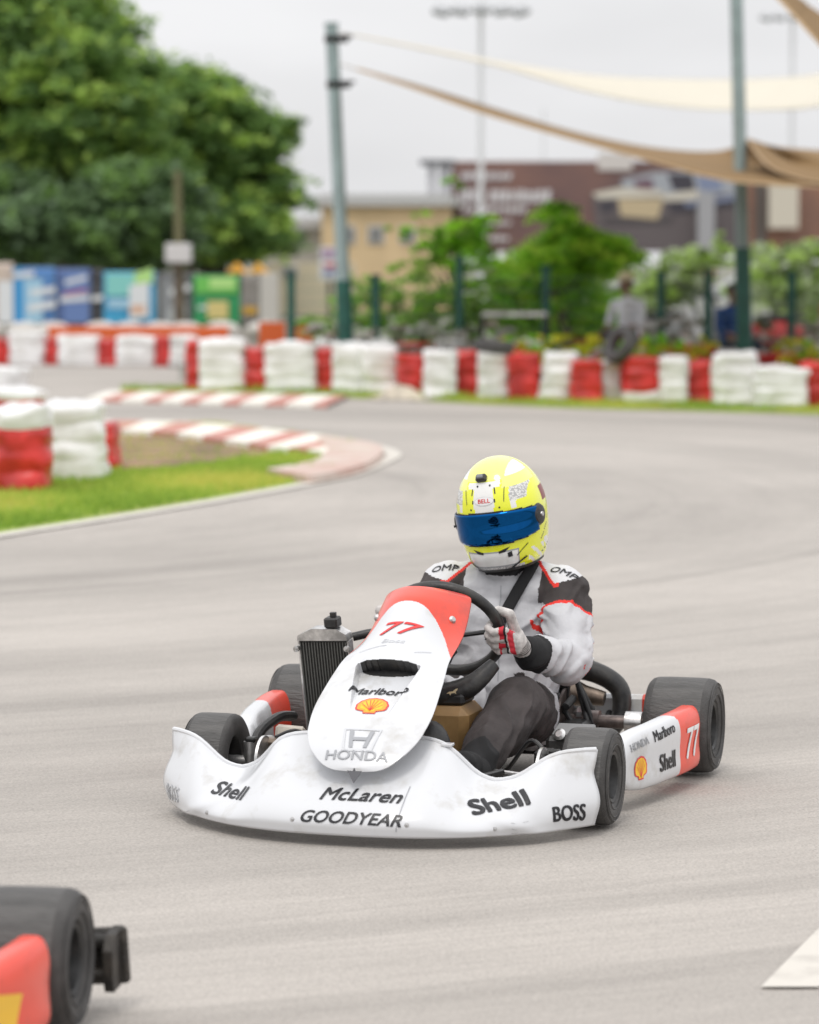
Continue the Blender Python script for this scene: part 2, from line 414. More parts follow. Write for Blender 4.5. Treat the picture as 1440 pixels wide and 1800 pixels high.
island_px = [(-300, 1010), (-100, 968), (0, 945), (200, 913), (400, 880), (560, 850), (640, 832), (700, 806), (704, 796), (680, 786), (620, 774), (540, 762), (440, 750), (340, 742), (240, 741), (120, 746), (-60, 755), (-300, 765)]
isl = cr([G(*p)[:2] for p in island_px])
inn = offs(isl, .13)
def path_z(o, z):
    o.location.z = z; return o
tag(ribbon('line', isl, inn, .003, m_line).build('edge_line', smooth=0), 'thin worn white line painted round the inner grass island', 'road marking')
def inset_fix(path, d):
    return offs(path, d)
grass_edge = offs(isl, .15)
mb = MB(); mb.add([(x, y, -.001) for x, y in grass_edge], [tuple(range(len(grass_edge)))], m_gr)
isl_o = mb.build('island_ground', smooth=0); tag(isl_o, kind='structure')
bpy.context.view_layer.update()
mb = MB()
dirt = [(175, 830), (190, 765), (330, 757), (430, 768), (500, 785), (470, 800), (390, 812), (300, 822)]
dp = cr([G(*p)[:2] for p in dirt]+[G(*dirt[0])[:2]])
mb.add([(x, y, .008) for x, y in dp[:-1]], [tuple(range(len(dp)-1))], m_dirt); tag(mb.build('dirt_patch', smooth=0), kind='structure')
# raised inner kerb, one block per stripe
def kerb(path, d0, d1, step, name, h0, h1, m1, m2, label, cat='kerb', start=0):
    L = offs(path, d0); R0 = offs(path, d1); R1 = offs(path, d1+.95); mb = MB()
    Rr = [(p[0]*(1-k_)+q[0]*k_, p[1]*(1-k_)+q[1]*k_) for p, q, k_ in zip(R0, R1, [min(1, max(0, (P_[1]-28.0)/1.6))*(name == 'kerb' and d0 > 0) for P_ in path])]; acc = 0; k = start
    sgm = []
    for i in range(len(path)-1):
        a, b = Vector(path[i]), Vector(path[i+1]); sl = (b-a).length; nn = max(1, int(sl/.12))
        for j in range(nn):
            t0, t1 = j/nn, (j+1)/nn
            m = m1 if int(acc/step) % 2 == 0 else m2; acc += sl/nn
            P = lambda A, t: (A[i][0]*(1-t)+A[i+1][0]*t, A[i][1]*(1-t)+A[i+1][1]*t)
            l0, l1, r0, r1 = P(L, t0), P(L, t1), P(Rr, t0), P(Rr, t1)
            mb.add([(*l0, h0), (*l1, h0), (*r1, h1), (*r0, h1), (*l0, -.004), (*l1, -.004), (*r1, -.004), (*r0, -.004)], [(0, 1, 2, 3), (4, 5, 1, 0), (3, 2, 6, 7)], m)
    o = mb.build(name, smooth=0); return tag(o, label, cat)
kp = [p for p in isl if p[1] > 23.6]
def band_kerb(far, near, n, first, ratio, label, z=.05):
    # far and near edges of the kerb on the ground; bands alternate white and red along it
    F_, _ = spline([G(x, y, z) for x, y in far], 1, 16, False); N_, _ = spline([G(x, y, z) for x, y in near], 1, 16, False); mb = MB()
    def at_(L, t):
        q = t*(len(L)-1); a_ = min(int(q), len(L)-2); return L[a_].lerp(L[a_+1], q-a_)
    t = 0.0; k_ = first
    while t < 1:
        d = (1/n)*2*(ratio if k_ % 2 == 0 else 1-ratio); m = m_kw if k_ % 2 == 0 else m_kr
        for q in range(4):
            t0, t1 = min(1, t+d*q/4), min(1, t+d*(q+1)/4)
            if t1 <= t0: continue
            a_, b_, c_, e_ = at_(F_, t0), at_(F_, t1), at_(N_, t1), at_(N_, t0); dn = Vector((0, 0, z+.004))
            mb.add([a_, b_, c_, e_, a_-dn, b_-dn, c_-dn, e_-dn], [(3, 2, 1, 0), (0, 1, 5, 4), (2, 3, 7, 6)], m)
        t += d; k_ += 1
    return tag(mb.build('kerb', smooth=0), label, 'kerb')
band_kerb([(150, 738), (240, 739), (330, 742), (420, 749), (500, 757), (570, 765), (640, 777), (672, 792)], [(118, 754), (200, 755), (285, 758), (360, 767), (430, 777), (490, 786), (548, 790), (590, 802)], 12, 0, .52, 'raised kerb in faded red and white bands curving round the island tip')
# wide flat apron at the tip of the island
ap = [(470, 836), (520, 846), (560, 848), (640, 828), (672, 806), (664, 792), (620, 783), (560, 778), (575, 800), (560, 818), (520, 828)]
app = cr([G(*p)[:2] for p in ap]+[G(*ap[0])[:2]])
m_ap = mat('apron_concrete', (.60, .52, .46), .8, col2=(.52, .33, .28), vscale=1.5, c2f=(.35, .6))
mb = MB(); n_ = len(app)-1
mb.add([(x, y, .053) for x, y in app[:-1]]+[(x, y, -.004) for x, y in app[:-1]], [tuple(range(n_))]+[(i, i+n_, (i+1) % n_+n_, (i+1) % n_) for i in range(n_)], m_ap)
tag(mb.build('kerb_apron', smooth=0), 'wide pale pinkish concrete apron at the tip of the grass island', 'kerb')
okp = cr([G(*p)[:2] for p in [(100, 690), (180, 694), (300, 697), (400, 700), (500, 704), (600, 707)]])
okl = offs(okp, .0)
band_kerb([(190, 687), (290, 688), (390, 690), (500, 692), (612, 695)], [(150, 701), (250, 703), (350, 706), (460, 709), (575, 712)], 12, 0, .56, 'low straight red and white kerb below the left part of the far barrier', z=.03)
mb = MB(); gv = [G(*p)[:2] for p in [(200, 689), (330, 684), (480, 686), (620, 690), (700, 694), (640, 701), (600, 698), (400, 692), (260, 690)]]
mb.add([(x, y, .004) for x, y in gv], [tuple(range(len(gv)))], m_gr); tag(mb.build('verge', smooth=0), kind='structure')
mb = MB()
mb.add([(.73, 6.93, 0), (.85, 6.93, 0), (1.75, 9.6, 0), (1.60, 9.7, 0)], [(0, 1, 2, 3)], m_line)
tag(mb.build('lane_marking', smooth=0), 'broad white stripe end painted on the asphalt at the lower right', 'road marking')

# grass blades
def inside(p, P):
    c = False; j = len(P)-1
    for i in range(len(P)):
        if (P[i][1] > p[1]) != (P[j][1] > p[1]) and p[0] < (P[j][0]-P[i][0])*(p[1]-P[i][1])/(P[j][1]-P[i][1])+P[i][0]: c = not c
        j = i
    return c
gm = [mat('grass_blade_bright', (.38, .50, .08), .8, trans=.35), mat('grass_blade_yellow', (.56, .56, .12), .8, trans=.35), mat('grass_blade_dark', (.24, .38, .05), .8, trans=.3)]
def blades(name, P, box, n, h, label, avoid=None, z=0, seed=1):
    rnd = random.Random(seed); mb = MB(); k = 0; vs = []; fs = [[], [], []]
    while k < n:
        x = rnd.uniform(box[0], box[2]); y = rnd.uniform(box[1], box[3])
        if not inside((x, y), P) or (avoid and inside((x, y), avoid) and rnd.random() < .93): k += .2; continue
        k += 1
        hh = h*rnd.uniform(.5, 1.3)*(.7+.6*noise.noise(Vector((x*1.3, y*1.3, 0)))+.3); a = rnd.uniform(0, 6.28); w_ = rnd.uniform(.006, .012)*(1 if h < .1 else 2)
        dx, dy = math.cos(a)*w_, math.sin(a)*w_; lx, ly = rnd.uniform(-.5, .5)*hh, rnd.uniform(-.5, .5)*hh
        q = noise.noise(Vector((x*.8, y*.5, 3)))+rnd.uniform(-.35, .35)
        mi = 1 if q > .22 else (2 if q < -.25 else 0)
        o = len(vs); vs += [(x-dx, y-dy, z), (x+dx, y+dy, z), (x+lx*.4, y+ly*.4, z+hh*.65), (x+lx, y+ly, z+hh)]
        fs[mi] += [(o, o+1, o+2), (o+1, o+3, o+2)]
    mb.v = vs
    for i in range(3):
        k_ = mb.mi(gm[i]); mb.f += fs[i]; mb.m += [k_]*len(fs[i])
    return tag(mb.build(name, smooth=0), label, 'grass', kind='stuff')
ins2 = [p for p in offs(isl, .22)]
core = [p for p in ins2]
blades('grass', core, (-4, 17.5, -.3, 31), 52000, .045, 'short bright green grass on the island beside the near tyre stack', avoid=dp[:-1])
vp = [(-3.4, 39.9), (-2.1, 39.4), (-.75, 38.5), (-.1, 37.7), (.8, 36.3), (1.7, 35.35), (4.1, 33.9), (8, 33.2), (8, 33.9), (4, 34.6), (2, 35.9), (.8, 37.0), (-.1, 38.2), (-2.2, 40.2), (-3.4, 40.4)]
blades('grass', vp, (-3.5, 33, 6, 40.6), 16000, .07, 'ragged green grass fringe along the foot of the far barrier', seed=2)

# ------------------------------------------------------------------ tyre stacks in plastic wrap
m_ww = mat('white_plastic_wrap', (.80, .80, .80), .40, var=.12, vscale=3, bump=.6, bscale=9, col2=(.64, .63, .60), c2f=(.32, .52))
m_wr = mat('red_plastic_wrap', (.62, .035, .03), .36, var=.3, vscale=4, bump=.9, bscale=9)
def pack(mb, cx, cy, wd, dp_, h, tiers, cols, seed, rz=0, lean=0):
    nu, nh = 36, tiers*7+1; c, s_ = math.cos(rz), math.sin(rz)
    def P(i, j):
        a = 2*math.pi*i; t = j
        tt = min(t/.9, 1); zz = h*tt; shrink = 1 if t <= .9 else 1-((t-.9)/.1)
        ti = (tt*tiers) % 1 if tt < 1 else 1
        bul = 1-.055*(abs(2*ti-1)**3)
        if tt > .97 and t <= .9: bul *= .97
        ca, sa = math.cos(a), math.sin(a); e = .42
        x = math.copysign(abs(ca)**e, ca)*wd/2; y = math.copysign(abs(sa)**e, sa)*dp_/2
        k = (1-.06*(zz/h if tt == 1 else 0))
        p = Vector((x*bul*shrink*k, y*bul*shrink*k, zz))
        bulk = 0; nn = noise.noise_vector(Vector((p.x*4+seed*3.1, p.y*4, p.z*7)))*.036+noise.noise_vector(Vector((p.x*12+seed, p.y*12, p.z*16)))*.012
        p += nn; p.z = max(p.z, 0)+(.012 if t > .93 else 0)
        p.x += lean*p.z
        return Vector((cx+p.x*c-p.y*s_, cy+p.x*s_+p.y*c, p.z))
    def mf(i, j):
        tt = min(j/.9, .999); return cols[min(int(tt*tiers), tiers-1)]
    mb.grid(P, nu, nh, cols[0], cu=True, mf=mf)
    return mb
ORD = 'first second third fourth fifth sixth seventh eighth ninth tenth eleventh twelfth thirteenth fourteenth fifteenth sixteenth seventeenth eighteenth'.split()
def barrier(spec, where, group, depth=.52, tiers=4):
    cnt = {}
    for k, s_ in enumerate(spec):
        x0, x1, yt, yb, col = s_[:5]; lean = s_[5] if len(s_) > 5 else 0; dback = s_[6] if len(s_) > 6 else 0
        g = G((x0+x1)/2, yb); D = g.y; wd = (x1-x0)*D/FPX*1.04; h = W(0, yt, D).z
        g = g*1.0; g.y += dback
        nt_ = tiers
        cols = {'W': [m_ww]*nt_, 'R': [m_wr]*nt_, 'M': [m_ww]+[m_wr]*(nt_-1), 'T': [m_wr]*(nt_-1)+[m_ww], 'B': [m_wr, m_ww]+[m_wr]*(nt_-2)}[col]
        nm = {'W': 'white', 'R': 'red', 'M': 'red over white', 'T': 'white topped red', 'B': 'red with one white band'}[col]
        cnt[nm] = cnt.get(nm, 0)+1
        h *= random.uniform(.96, 1.03); mb = MB(); pack(mb, 0, 0, wd, depth, h, nt_, cols, k*1.7+x0*.01, rz=random.uniform(-.06, .06), lean=lean)
        o = mb.build('tyre_stack', smooth=60, loc=(g.x, g.y+depth/2, 0))
        tag(o, f'{ORD[cnt[nm]-1]} {nm} plastic-wrapped tyre stack from the left {where}'.replace('red with one white band plastic-wrapped', 'white-banded red').replace('red over white plastic-wrapped', 'red wrapped'), 'tyre stack', group)
right_b = [(327, 352, 600, 686, 'R'), (350, 434, 598, 688, 'W'), (430, 470, 612, 689, 'R', 0, .12), (466, 556, 600, 690, 'W'), (552, 590, 612, 690, 'R', 0, .12),
    (586, 646, 600, 692, 'W'), (640, 704, 606, 694, 'W', -.12), (700, 748, 622, 697, 'R', 0, .15), (745, 802, 616, 702, 'W'), (798, 846, 618, 700, 'R', 0, .2),
    (842, 898, 616, 705, 'W'), (895, 950, 622, 706, 'R'), (946, 1004, 620, 707, 'W', .15), (1002, 1058, 634, 708, 'R'), (1056, 1098, 634, 706, 'W', 0, .1),
    (1094, 1168, 628, 707, 'M'), (1162, 1212, 628, 708, 'W'), (1208, 1260, 634, 707, 'R', 0, .1), (1257, 1334, 622, 713, 'W'), (1328, 1418, 644, 717, 'W', 0, -.15), (1414, 1480, 636, 717, 'R'), (1478, 1560, 640, 720, 'W'), (1560, 1620, 640, 722, 'R')]
barrier(right_b, 'in the long barrier behind the kart', 'tyre stacks of the long barrier behind the kart')
left_b = [(-60, 16, 596, 641, 'R'), (14, 80, 586, 641, 'W'), (78, 104, 596, 641, 'R'), (100, 174, 590, 643, 'W'), (172, 208, 594, 643, 'R'), (204, 274, 590, 644, 'W'), (271, 302, 594, 644, 'R'), (298, 346, 592, 645, 'W')]
barrier(left_b, 'in the short far-left barrier', 'tyre stacks of the far-left barrier')
rear_b = [(560, 700, 597, 676, 'W'), (700, 765, 603, 676, 'R'), (765, 850, 602, 677, 'W'), (850, 930, 608, 678, 'R'), (1120, 1180, 610, 682, 'W'), (1180, 1260, 608, 684, 'R'), (1260, 1330, 616, 684, 'W'), (1330, 1440, 620, 686, 'R')]
barrier(rear_b, 'in the row behind the long barrier', 'tyre stacks of the second row', depth=.6)
near = [((-14, 80), 745, 868, 'T', 'big red tyre stack with a white top beside the island grass'), ((76, 178), 710, 845, 'W', 'big white tyre stack nearest the dirt patch'),
        ((170, 200), 745, 826, 'R', 'narrow red tyre stack poking out behind the big white island stack')]
for (xs, yt, yb, col, lab) in near:
    g = G(sum(xs)/2, yb); D = g.y; h = W(0, yt, D).z
    if col == 'T': h = W(0, 716, D).z
    cols = [m_wr, m_wr, m_wr, m_ww] if col == 'T' else [{'W': m_ww, 'R': m_wr}[col]]*4
    mb = MB(); pack(mb, 0, 0, (xs[1]-xs[0])*D/FPX*1.05, .6, h, 4, cols, xs[0]*.1, rz=.05)
    tag(mb.build('tyre_stack', smooth=60, loc=(g.x, g.y+.3, 0)), lab, 'tyre stack', 'tyre stacks on the island')
for (xs, yt, yb, cols, lab) in [((-40, 72), 686, 760, [m_ww, m_wr, m_wr, m_ww], 'white tyre stack with red middle, second back along the island edge'), ((-60, 42), 647, 715, [m_ww]*4, 'white tyre stack farthest back along the left island edge')]:
    g = G(sum(xs)/2, yb); D = g.y; h = W(0, yt, D).z
    mb = MB(); pack(mb, 0, 0, (xs[1]-xs[0])*D/FPX, .6, h, 4, cols, xs[1], rz=-.08)
    tag(mb.build('tyre_stack', smooth=60, loc=(g.x, g.y+.3, 0)), lab, 'tyre stack', 'tyre stacks on the island')
# loose tyre leaning on the barrier, pale rag at its foot
c = W(1090, 606, 36.6); prof0 = 0
mb = MB(); prof = [(.11, -.05), (.13, -.065), (.18, -.07), (.21, -.06), (.22, -.035), (.22, .035), (.21, .06), (.18, .07), (.13, .065), (.11, .05)]; _unused = [(.14, -.07), (.17, -.09), (.24, -.1), (.29, -.085), (.3, -.05), (.3, .05), (.29, .085), (.24, .1), (.17, .09), (.14, .07)]
mb.lathe(prof, (0, 0, 0), (.8, .5, -.45), rubber, 36, closed=True)
tag(mb.build('loose_tyre', loc=c), 'bare black tyre leaning on top of the barrier near the white-shirted person', 'tyre')
c = W(868, 609, 36.3); mb = MB(); mb.lathe(prof, (0, 0, 0), (.12, -.05, 1), rubber, 36, closed=True)
tag(mb.build('loose_tyre', loc=c), 'bare black tyre lying on top of the barrier left of the yellow hedge', 'tyre')
def rag(P, m, name, label, cat):
    mb = MB(); g = G(*P)
    def S(i, j):
        x = (i-.5)*.62; y = (j-.5)*.35; r = min(1, 2.2*math.sqrt((x/.62)**2+(y/.35)**2)*1.0)
        return Vector((x, y, max(.0, .16*(1-r**2)+.03*noise.noise(Vector((x*9, y*9, 1))))))
    mb.grid(S, 22, 16, m); return tag(mb.build(name, loc=(g.x, g.y, .002)), label, cat)
rag((705, 702), mat('pale_plastic_sheet', (.62, .55, .44), .6, var=.3), 'plastic_sheet', 'crumpled cream plastic sheet lying at the foot of the long barrier', 'plastic sheet')

# ------------------------------------------------------------------ vegetation
def foliage(name, blobs, n_leaf, size, mats_, seed, flat=.5, parent=None, pads=0):
    rnd = random.Random(seed); vs = []; fs = [[] for _ in mats_]
    tot = sum(b[3]*b[4]*b[5] for b in blobs)
    for (cx, cy, cz, rx, ry, rz_) in blobs:
        k = int(n_leaf*rx*ry*rz_/tot); nc = max(3, int(k/max(pads, 40)))
        cl = []
        for _ in range(nc):
            while 1:
                p = Vector((rnd.uniform(-1, 1), rnd.uniform(-1, 1), rnd.uniform(-1, 1)))
                if .35 < p.length < 1: break
            p = p*(p.length**-.45) if p.length > .01 else p
            rd = Vector((p.x, p.y*.6, 0)).normalized() if p.length > .05 else Vector((1, 0, 0)); cl.append((Vector((cx+p.x*rx, cy+p.y*ry, cz+p.z*rz_)), rnd.uniform(.13, .34)*min(rx, rz_*1.6), rnd.random(), rd, rnd.uniform(.3, 1.6)))
        for q in range(k):
            c0, r, tone, rd, el = cl[rnd.randrange(nc)]
            d = Vector((rnd.gauss(0, 1), rnd.gauss(0, 1), rnd.gauss(0, 1))).normalized()*(rnd.random()**.4)
            p = c0+Vector((d.x*r, d.y*r, d.z*r*flat)); e_ = d.dot(rd)*el*r; p += rd*e_; p.z -= .25*r*(d.x*d.x+d.y*d.y)+.18*max(0, e_)
            s_ = size*rnd.uniform(.6, 1.4); nrm = Vector((rnd.gauss(0, .5), rnd.gauss(0, .5), 1)).normalized() if rnd.random() < .7 else Vector((rnd.gauss(0, 1), rnd.gauss(0, 1), rnd.gauss(0, 1))).normalized()
            a = nrm.orthogonal().normalized(); a = Matrix.Rotation(rnd.uniform(0, 6.28), 3, nrm) @ a; b = nrm.cross(a)
            o = len(vs); vs += [p-a*s_, p-b*s_*.5, p+a*s_*.9-nrm*s_*.25, p+b*s_*.5]
            mi = min(len(mats_)-1, int((tone*.75+rnd.random()*.25)*len(mats_))); fs[mi].append((o, o+1, o+2, o+3))
    mb = MB(); mb.v = [tuple(v) for v in vs]
    for i, m in enumerate(mats_):
        k_ = mb.mi(m); mb.f += fs[i]; mb.m += [k_]*len(fs[i])
    return mb.build(name, parent, smooth=0)
lf = [mat('leaf_deep', (.115, .205, .06), .6, trans=.3), mat('leaf_mid', (.19, .32, .085), .6, trans=.35), mat('leaf_light', (.42, .58, .13), .6, trans=.4)]
lfb = [mat('leaf_fresh_dark', (.20, .40, .04), .6, trans=.3), mat('leaf_fresh', (.34, .66, .06), .6, trans=.35), mat('leaf_fresh_light', (.50, .80, .08), .6, trans=.4), mat('leaf_fresh_lime', (.62, .82, .12), .6, trans=.4)]
lfd = [mat('leaf_blue_deep', (.10, .16, .08), .6, trans=.2), mat('leaf_blue_mid', (.17, .27, .12), .6, trans=.25)]
bark = mat('bark', (.16, .12, .09), .9, var=.4, vscale=6, bump=.7, bscale=12)
def tree(label, px_base, D, ells, n, size, mats_, seed, trunk_r=.22, group=None, flat=.5, cat='tree', limbs=7):
    b = W(px_base, 462, D); b.z = 0; root = empty('tree', b, 0, label, cat, group)
    k = D/FPX; blobs = []
    for (px, py, rx, ry, dd) in ells:
        c = W(px, py, D+dd)-b; blobs.append((c.x, c.y, c.z, rx*k, rx*k*.8, ry*k))
    mb = MB(); rnd = random.Random(seed); top = max(bb[2] for bb in blobs)*.92
    pts = [Vector((0, 0, 0)), Vector((.1, 0, top*.3)), Vector((-.1, .1, top*.65)), Vector((.05, 0, top))]
    mb.tube(pts, [trunk_r*1.3, trunk_r, trunk_r*.7, trunk_r*.25], bark, n=10, smooth=4)
    for i in range(limbs):
        bb = blobs[i % len(blobs)]; z0 = min(top*.7, max(top*.2, bb[2]*rnd.uniform(.45, .8)))
        e = Vector((bb[0]+rnd.uniform(-.6, .6)*bb[3], bb[1]+rnd.uniform(-.5, .5)*bb[4], bb[2]+rnd.uniform(-.3, .6)*bb[5])); s0 = Vector((0, 0, z0))
        mb.tube([s0, s0.lerp(e, .5)+Vector((0, 0, -.1)), e], [trunk_r*.5, trunk_r*.3, trunk_r*.08], bark, n=7, smooth=3)
    mb.build('trunk', root)
    foliage('crown', blobs, n, size, mats_, seed, flat, root)
    return root
tree('huge dark spreading tree filling the upper left corner', 60, 84, [(40, 60, 170, 130, 0), (150, 170, 130, 110, -2), (30, 260, 170, 110, 1), (190, 60, 50, 40, 0), (180, 300, 130, 90, -1), (-120, 150, 140, 200, 0)], 60000, .15, lf, 11, .35, limbs=10)
tree('broad bright-edged tree reaching toward the tall grey post', 315, 92, [(330, 180, 100, 70, 0), (400, 238, 95, 68, 0), (478, 226, 56, 30, 0), (330, 300, 120, 90, 1), (440, 330, 80, 80, 0), (400, 400, 100, 55, -1), (300, 230, 80, 90, 0)], 46000, .14, lf, 12, .28, limbs=9)
tree('low blue-green conifer-like tree above the coloured banners', 130, 80, [(110, 400, 160, 60, 0), (240, 350, 100, 70, 0), (40, 380, 130, 90, 2), (230, 420, 120, 45, 1)], 26000, .15, lfd+[lf[1]], 13, .25)
tree('dark understorey tree behind the green banner', 420, 98, [(420, 415, 110, 45, 0), (330, 440, 120, 34, 0), (200, 445, 160, 30, 0)], 15000, .14, lfd, 14, .2)
tree('small fresh green tree behind the fence at the centre right', 985, 45, [(985, 400, 46, 44, 0), (1010, 450, 90, 50, 0), (930, 490, 70, 50, .5), (1060, 450, 70, 34, 0), (1000, 540, 90, 50, .5), (1110, 445, 40, 18, 0), (900, 550, 60, 40, .4)], 26000, .05, lfb, 15, .06, limbs=9)
tree('slender sapling with thin leaves in front of the yellow building', 800, 46, [(800, 410, 50, 30, 0), (760, 440, 40, 24, 0), (850, 400, 42, 20, 0), (820, 450, 60, 30, 0), (700, 410, 34, 12, 0), (730, 370, 24, 10, 0), (800, 320, 30, 10, 0)], 4200, .048, lfb[:3], 16, .035, limbs=9)
vine = [(570, 570, 50, 25, 0), (650, 540, 60, 40, 0), (730, 520, 60, 40, 0), (700, 570, 70, 25, 0), (790, 540, 60, 50, 0), (850, 520, 50, 50, 0), (640, 490, 40, 20, 0), (720, 470, 40, 16, 0), (860, 580, 60, 24, 0)]
k = 43/FPX
foliage('vines', [(W(a, b, 43+e).x, 43+e, W(a, b, 43).z, c*k, .3, d*k) for a, b, c, d, e in vine], 9000, .045, [lfb[0], lf[2], lfb[1], lf[1]], 17)
tag(bpy.data.objects['vines'], 'tangled green vines climbing the wire fence between the green posts', 'vines', kind='stuff')
tree('grey-green shrub right of the blue-shirted person', 1390, 56, [(1400, 470, 60, 40, 0), (1360, 500, 50, 40, 0), (1440, 520, 60, 50, 0), (1430, 440, 50, 20, 0)], 3600, .08, [mat('leaf_grey', (.32, .40, .20), .6, trans=.3), lf[2], mat('leaf_pale', (.48, .56, .34), .6, trans=.3)], 18, .04, cat='shrub')
tree('pale shrub between the right post and the white van', 1250, 58, [(1260, 440, 30, 30, 0), (1225, 460, 26, 24, 0)], 900, .07, [lf[2], mat('leaf_grey', (0, 0, 0))], 19, .03, cat='shrub')
pl = [mat('leaf_pale', (0, 0, 0)), mat('leaf_silver', (.50, .55, .42), .6, trans=.3), lf[2], mat('leaf_grey', (0, 0, 0))]
for (px, D_, el, lab, sd_) in ((1180, 60, [(1170, 500, 60, 34, 0), (1210, 460, 50, 30, 0), (1140, 530, 50, 26, 0)], 'pale silvery shrub behind the white-shirted person', 41), (1330, 62, [(1340, 520, 60, 50, 0), (1330, 455, 46, 26, 0)], 'pale silvery shrub just right of the tall right post', 42), (1430, 60, [(1440, 450, 60, 30, 0), (1450, 540, 60, 40, 0)], 'pale silvery shrub at the right edge above the silver car', 43), (1060, 64, [(1090, 505, 60, 30, 0), (1060, 540, 60, 30, 0)], 'pale silvery shrub behind the small green tree', 44)):
    tree(lab, px, D_, el, 3200, .085, pl, sd_, .04, cat='shrub')
ly = [mat('hedge_lime', (.60, .62, .05), .6, trans=.4), mat('hedge_yellow', (.75, .68, .08), .6, trans=.35), lfb[1]]
k = 38.6/FPX
def hedge(x0, x1, yt, D, seed, lab):
    k = D/FPX; bl = []; x = x0
    while x < x1:
        p = W(x, yt+14, D); bl.append((p.x, D, p.z, 24*k, .25, 15*k)); p2 = W(x, yt+60, D); bl.append((p2.x, D, p2.z, 24*k, .25, 45*k)); x += 26
    o = foliage('hedge', bl, int((x1-x0)*22), .045, ly, seed); tag(o, lab, 'hedge')
hedge(900, 1110, 590, 38.9, 21, 'low yellow-green hedge behind the long barrier, left of the leaning tyre')
hedge(1130, 1250, 592, 38.7, 22, 'low yellow-green hedge between the leaning tyre and the blue-shirted person')
hedge(1390, 1500, 596, 38.5, 23, 'low yellow-green hedge at the far right edge')
fl = [mat('bloom_pale', (.62, .60, .56), .7), mat('bloom_grey', (.42, .43, .40), .7), mat('leaf_olive', (.16, .20, .08), .7), mat('bloom_pink', (.60, .50, .46), .7)]
def flowers(x0, x1, y0, y1, D, seed, lab, n=14):
    k = D/FPX; bl = []; rnd = random.Random(seed); x = x0
    while x < x1:
        y = (y0+y1)/2+rnd.uniform(-4, 4); p = W(x, y, D); bl.append((p.x, D, p.z, 26*k, .3, (y1-y0)/2*k)); p2 = W(x, y1+30, D); bl.append((p2.x, D, p2.z, 22*k, .3, 34*k)); x += 38
    o = foliage('flower_bed', bl, int((x1-x0)*n), .045, fl, seed); tag(o, lab, 'flowers', kind='stuff')
flowers(565, 900, 570, 602, 41.3, 31, 'pale flowering bushes along the foot of the green fence')
flowers(1150, 1260, 560, 595, 40.6, 32, 'pale flowering bushes between the white and blue shirted people')
flowers(1330, 1500, 560, 600, 40.2, 33, 'pale flowering bushes right of the tall green post')

# ------------------------------------------------------------------ fence, posts, masts, shade sails
fg = mat('dark_green_paint', (.015, .10, .075), .45, var=.2, vscale=4)
pole_m = mat('grey_green_paint', (.28, .36, .36), .45, var=.15, vscale=3)
wire = mat('green_wire', (.20, .30, .25), .5)
root = empty('wire_fence', (W(760, 462, 42).x, 42, 0), 0, 'green wire mesh fence with dark green posts behind the long barrier', 'fence')
ox = W(760, 462, 42).x
for px, top in ((512, 482), (661, 486), (808, 452), (960, 470), (1162, 480), (1245, 478), (1392, 480)):
    p = W(px, top, 42); mb = MB(); mb.box((p.x-ox, 0, p.z/2), (.10, .10, p.z), fg, bev=.15); mb.box((p.x-ox, 0, p.z+.01), (.13, .13, .03), fg)
    mb.build('post', root)
mb = MB(); xa, xb = W(512, 482, 42).x-ox, W(1500, 482, 42).x-ox
for i in range(int((xb-xa)/.1)): mb.box((xa+i*.1, .06, .68), (.004, .004, 1.3), wire, bev=0)
for j in range(9): mb.box(((xa+xb)/2, .066, .05+j*.158), (xb-xa, .006, .006), wire, bev=0)
mb.build('wire_mesh', root, smooth=0)
def big_post(px0, py0, px1, py1, D, wpx, label, fittings=True, m=pole_m):
    a = G(px1, 0) if False else None
    b = W(px1, 690, D); b.z = 0; t = W(px0, py0, D)-b; root = empty('tall_post', b, 0, label, 'post', 'tall posts holding the shade sails')
    r = wpx*D/FPX/2; mb = MB(); mb.tube([(0, 0, 0), t*.3, t*.31, t], [r*1.02, r*1.0, r*.95, r*.9], m, n=20)
    mb.lathe([(r*1.9, 0), (r*1.9, .03), (r*1.1, .04)], (0, 0, 0), (0, 0, 1), m, 20); mb.build('shaft', root)
    mb = MB(); mb.tube([t*.02, t*.30], [r*1.12, r*1.12], fg, n=20); mb.build('painted_sleeve', root)
    mb = MB(); mb.lathe([(r*1.0, 0), (r*1.0, .04), (0.01, .05)], t, (0, 0, 1), m, 20); mb.build('cap', root)
    if fittings:
        for z in (.965, .84):
            mb = MB(); c = t*z; mb.box(c+Vector((r+.05, -.02, 0)), (.12, .07, .09), black_mt, bev=.2); mb.tube([c+Vector((r*.5, 0, 0)), c+Vector((r+.16, -.02, .03))], .02, black_mt, n=8)
            mb.lathe([(r*1.08, -.04), (r*1.12, -.03), (r*1.12, .03), (r*1.08, .04)], c, (0, 0, 1), black_mt, 20)
            mb.build('bracket', root)
    return b+t
big_post(583, 46, 612, 600, 40.5, 25, 'tall leaning grey-green post near the centre carrying two sail brackets')
big_post(1291, -160, 1311, 600, 39.5, 25, 'tall green post at the right in front of the dark billboard')
sail_t = mat('tan_sail_cloth', (.27, .165, .065), .85, var=.08, vscale=3, trans=.12)
sail_c = mat('cream_sail_cloth', (.82, .77, .68), .85, var=.03, vscale=3, trans=.35)
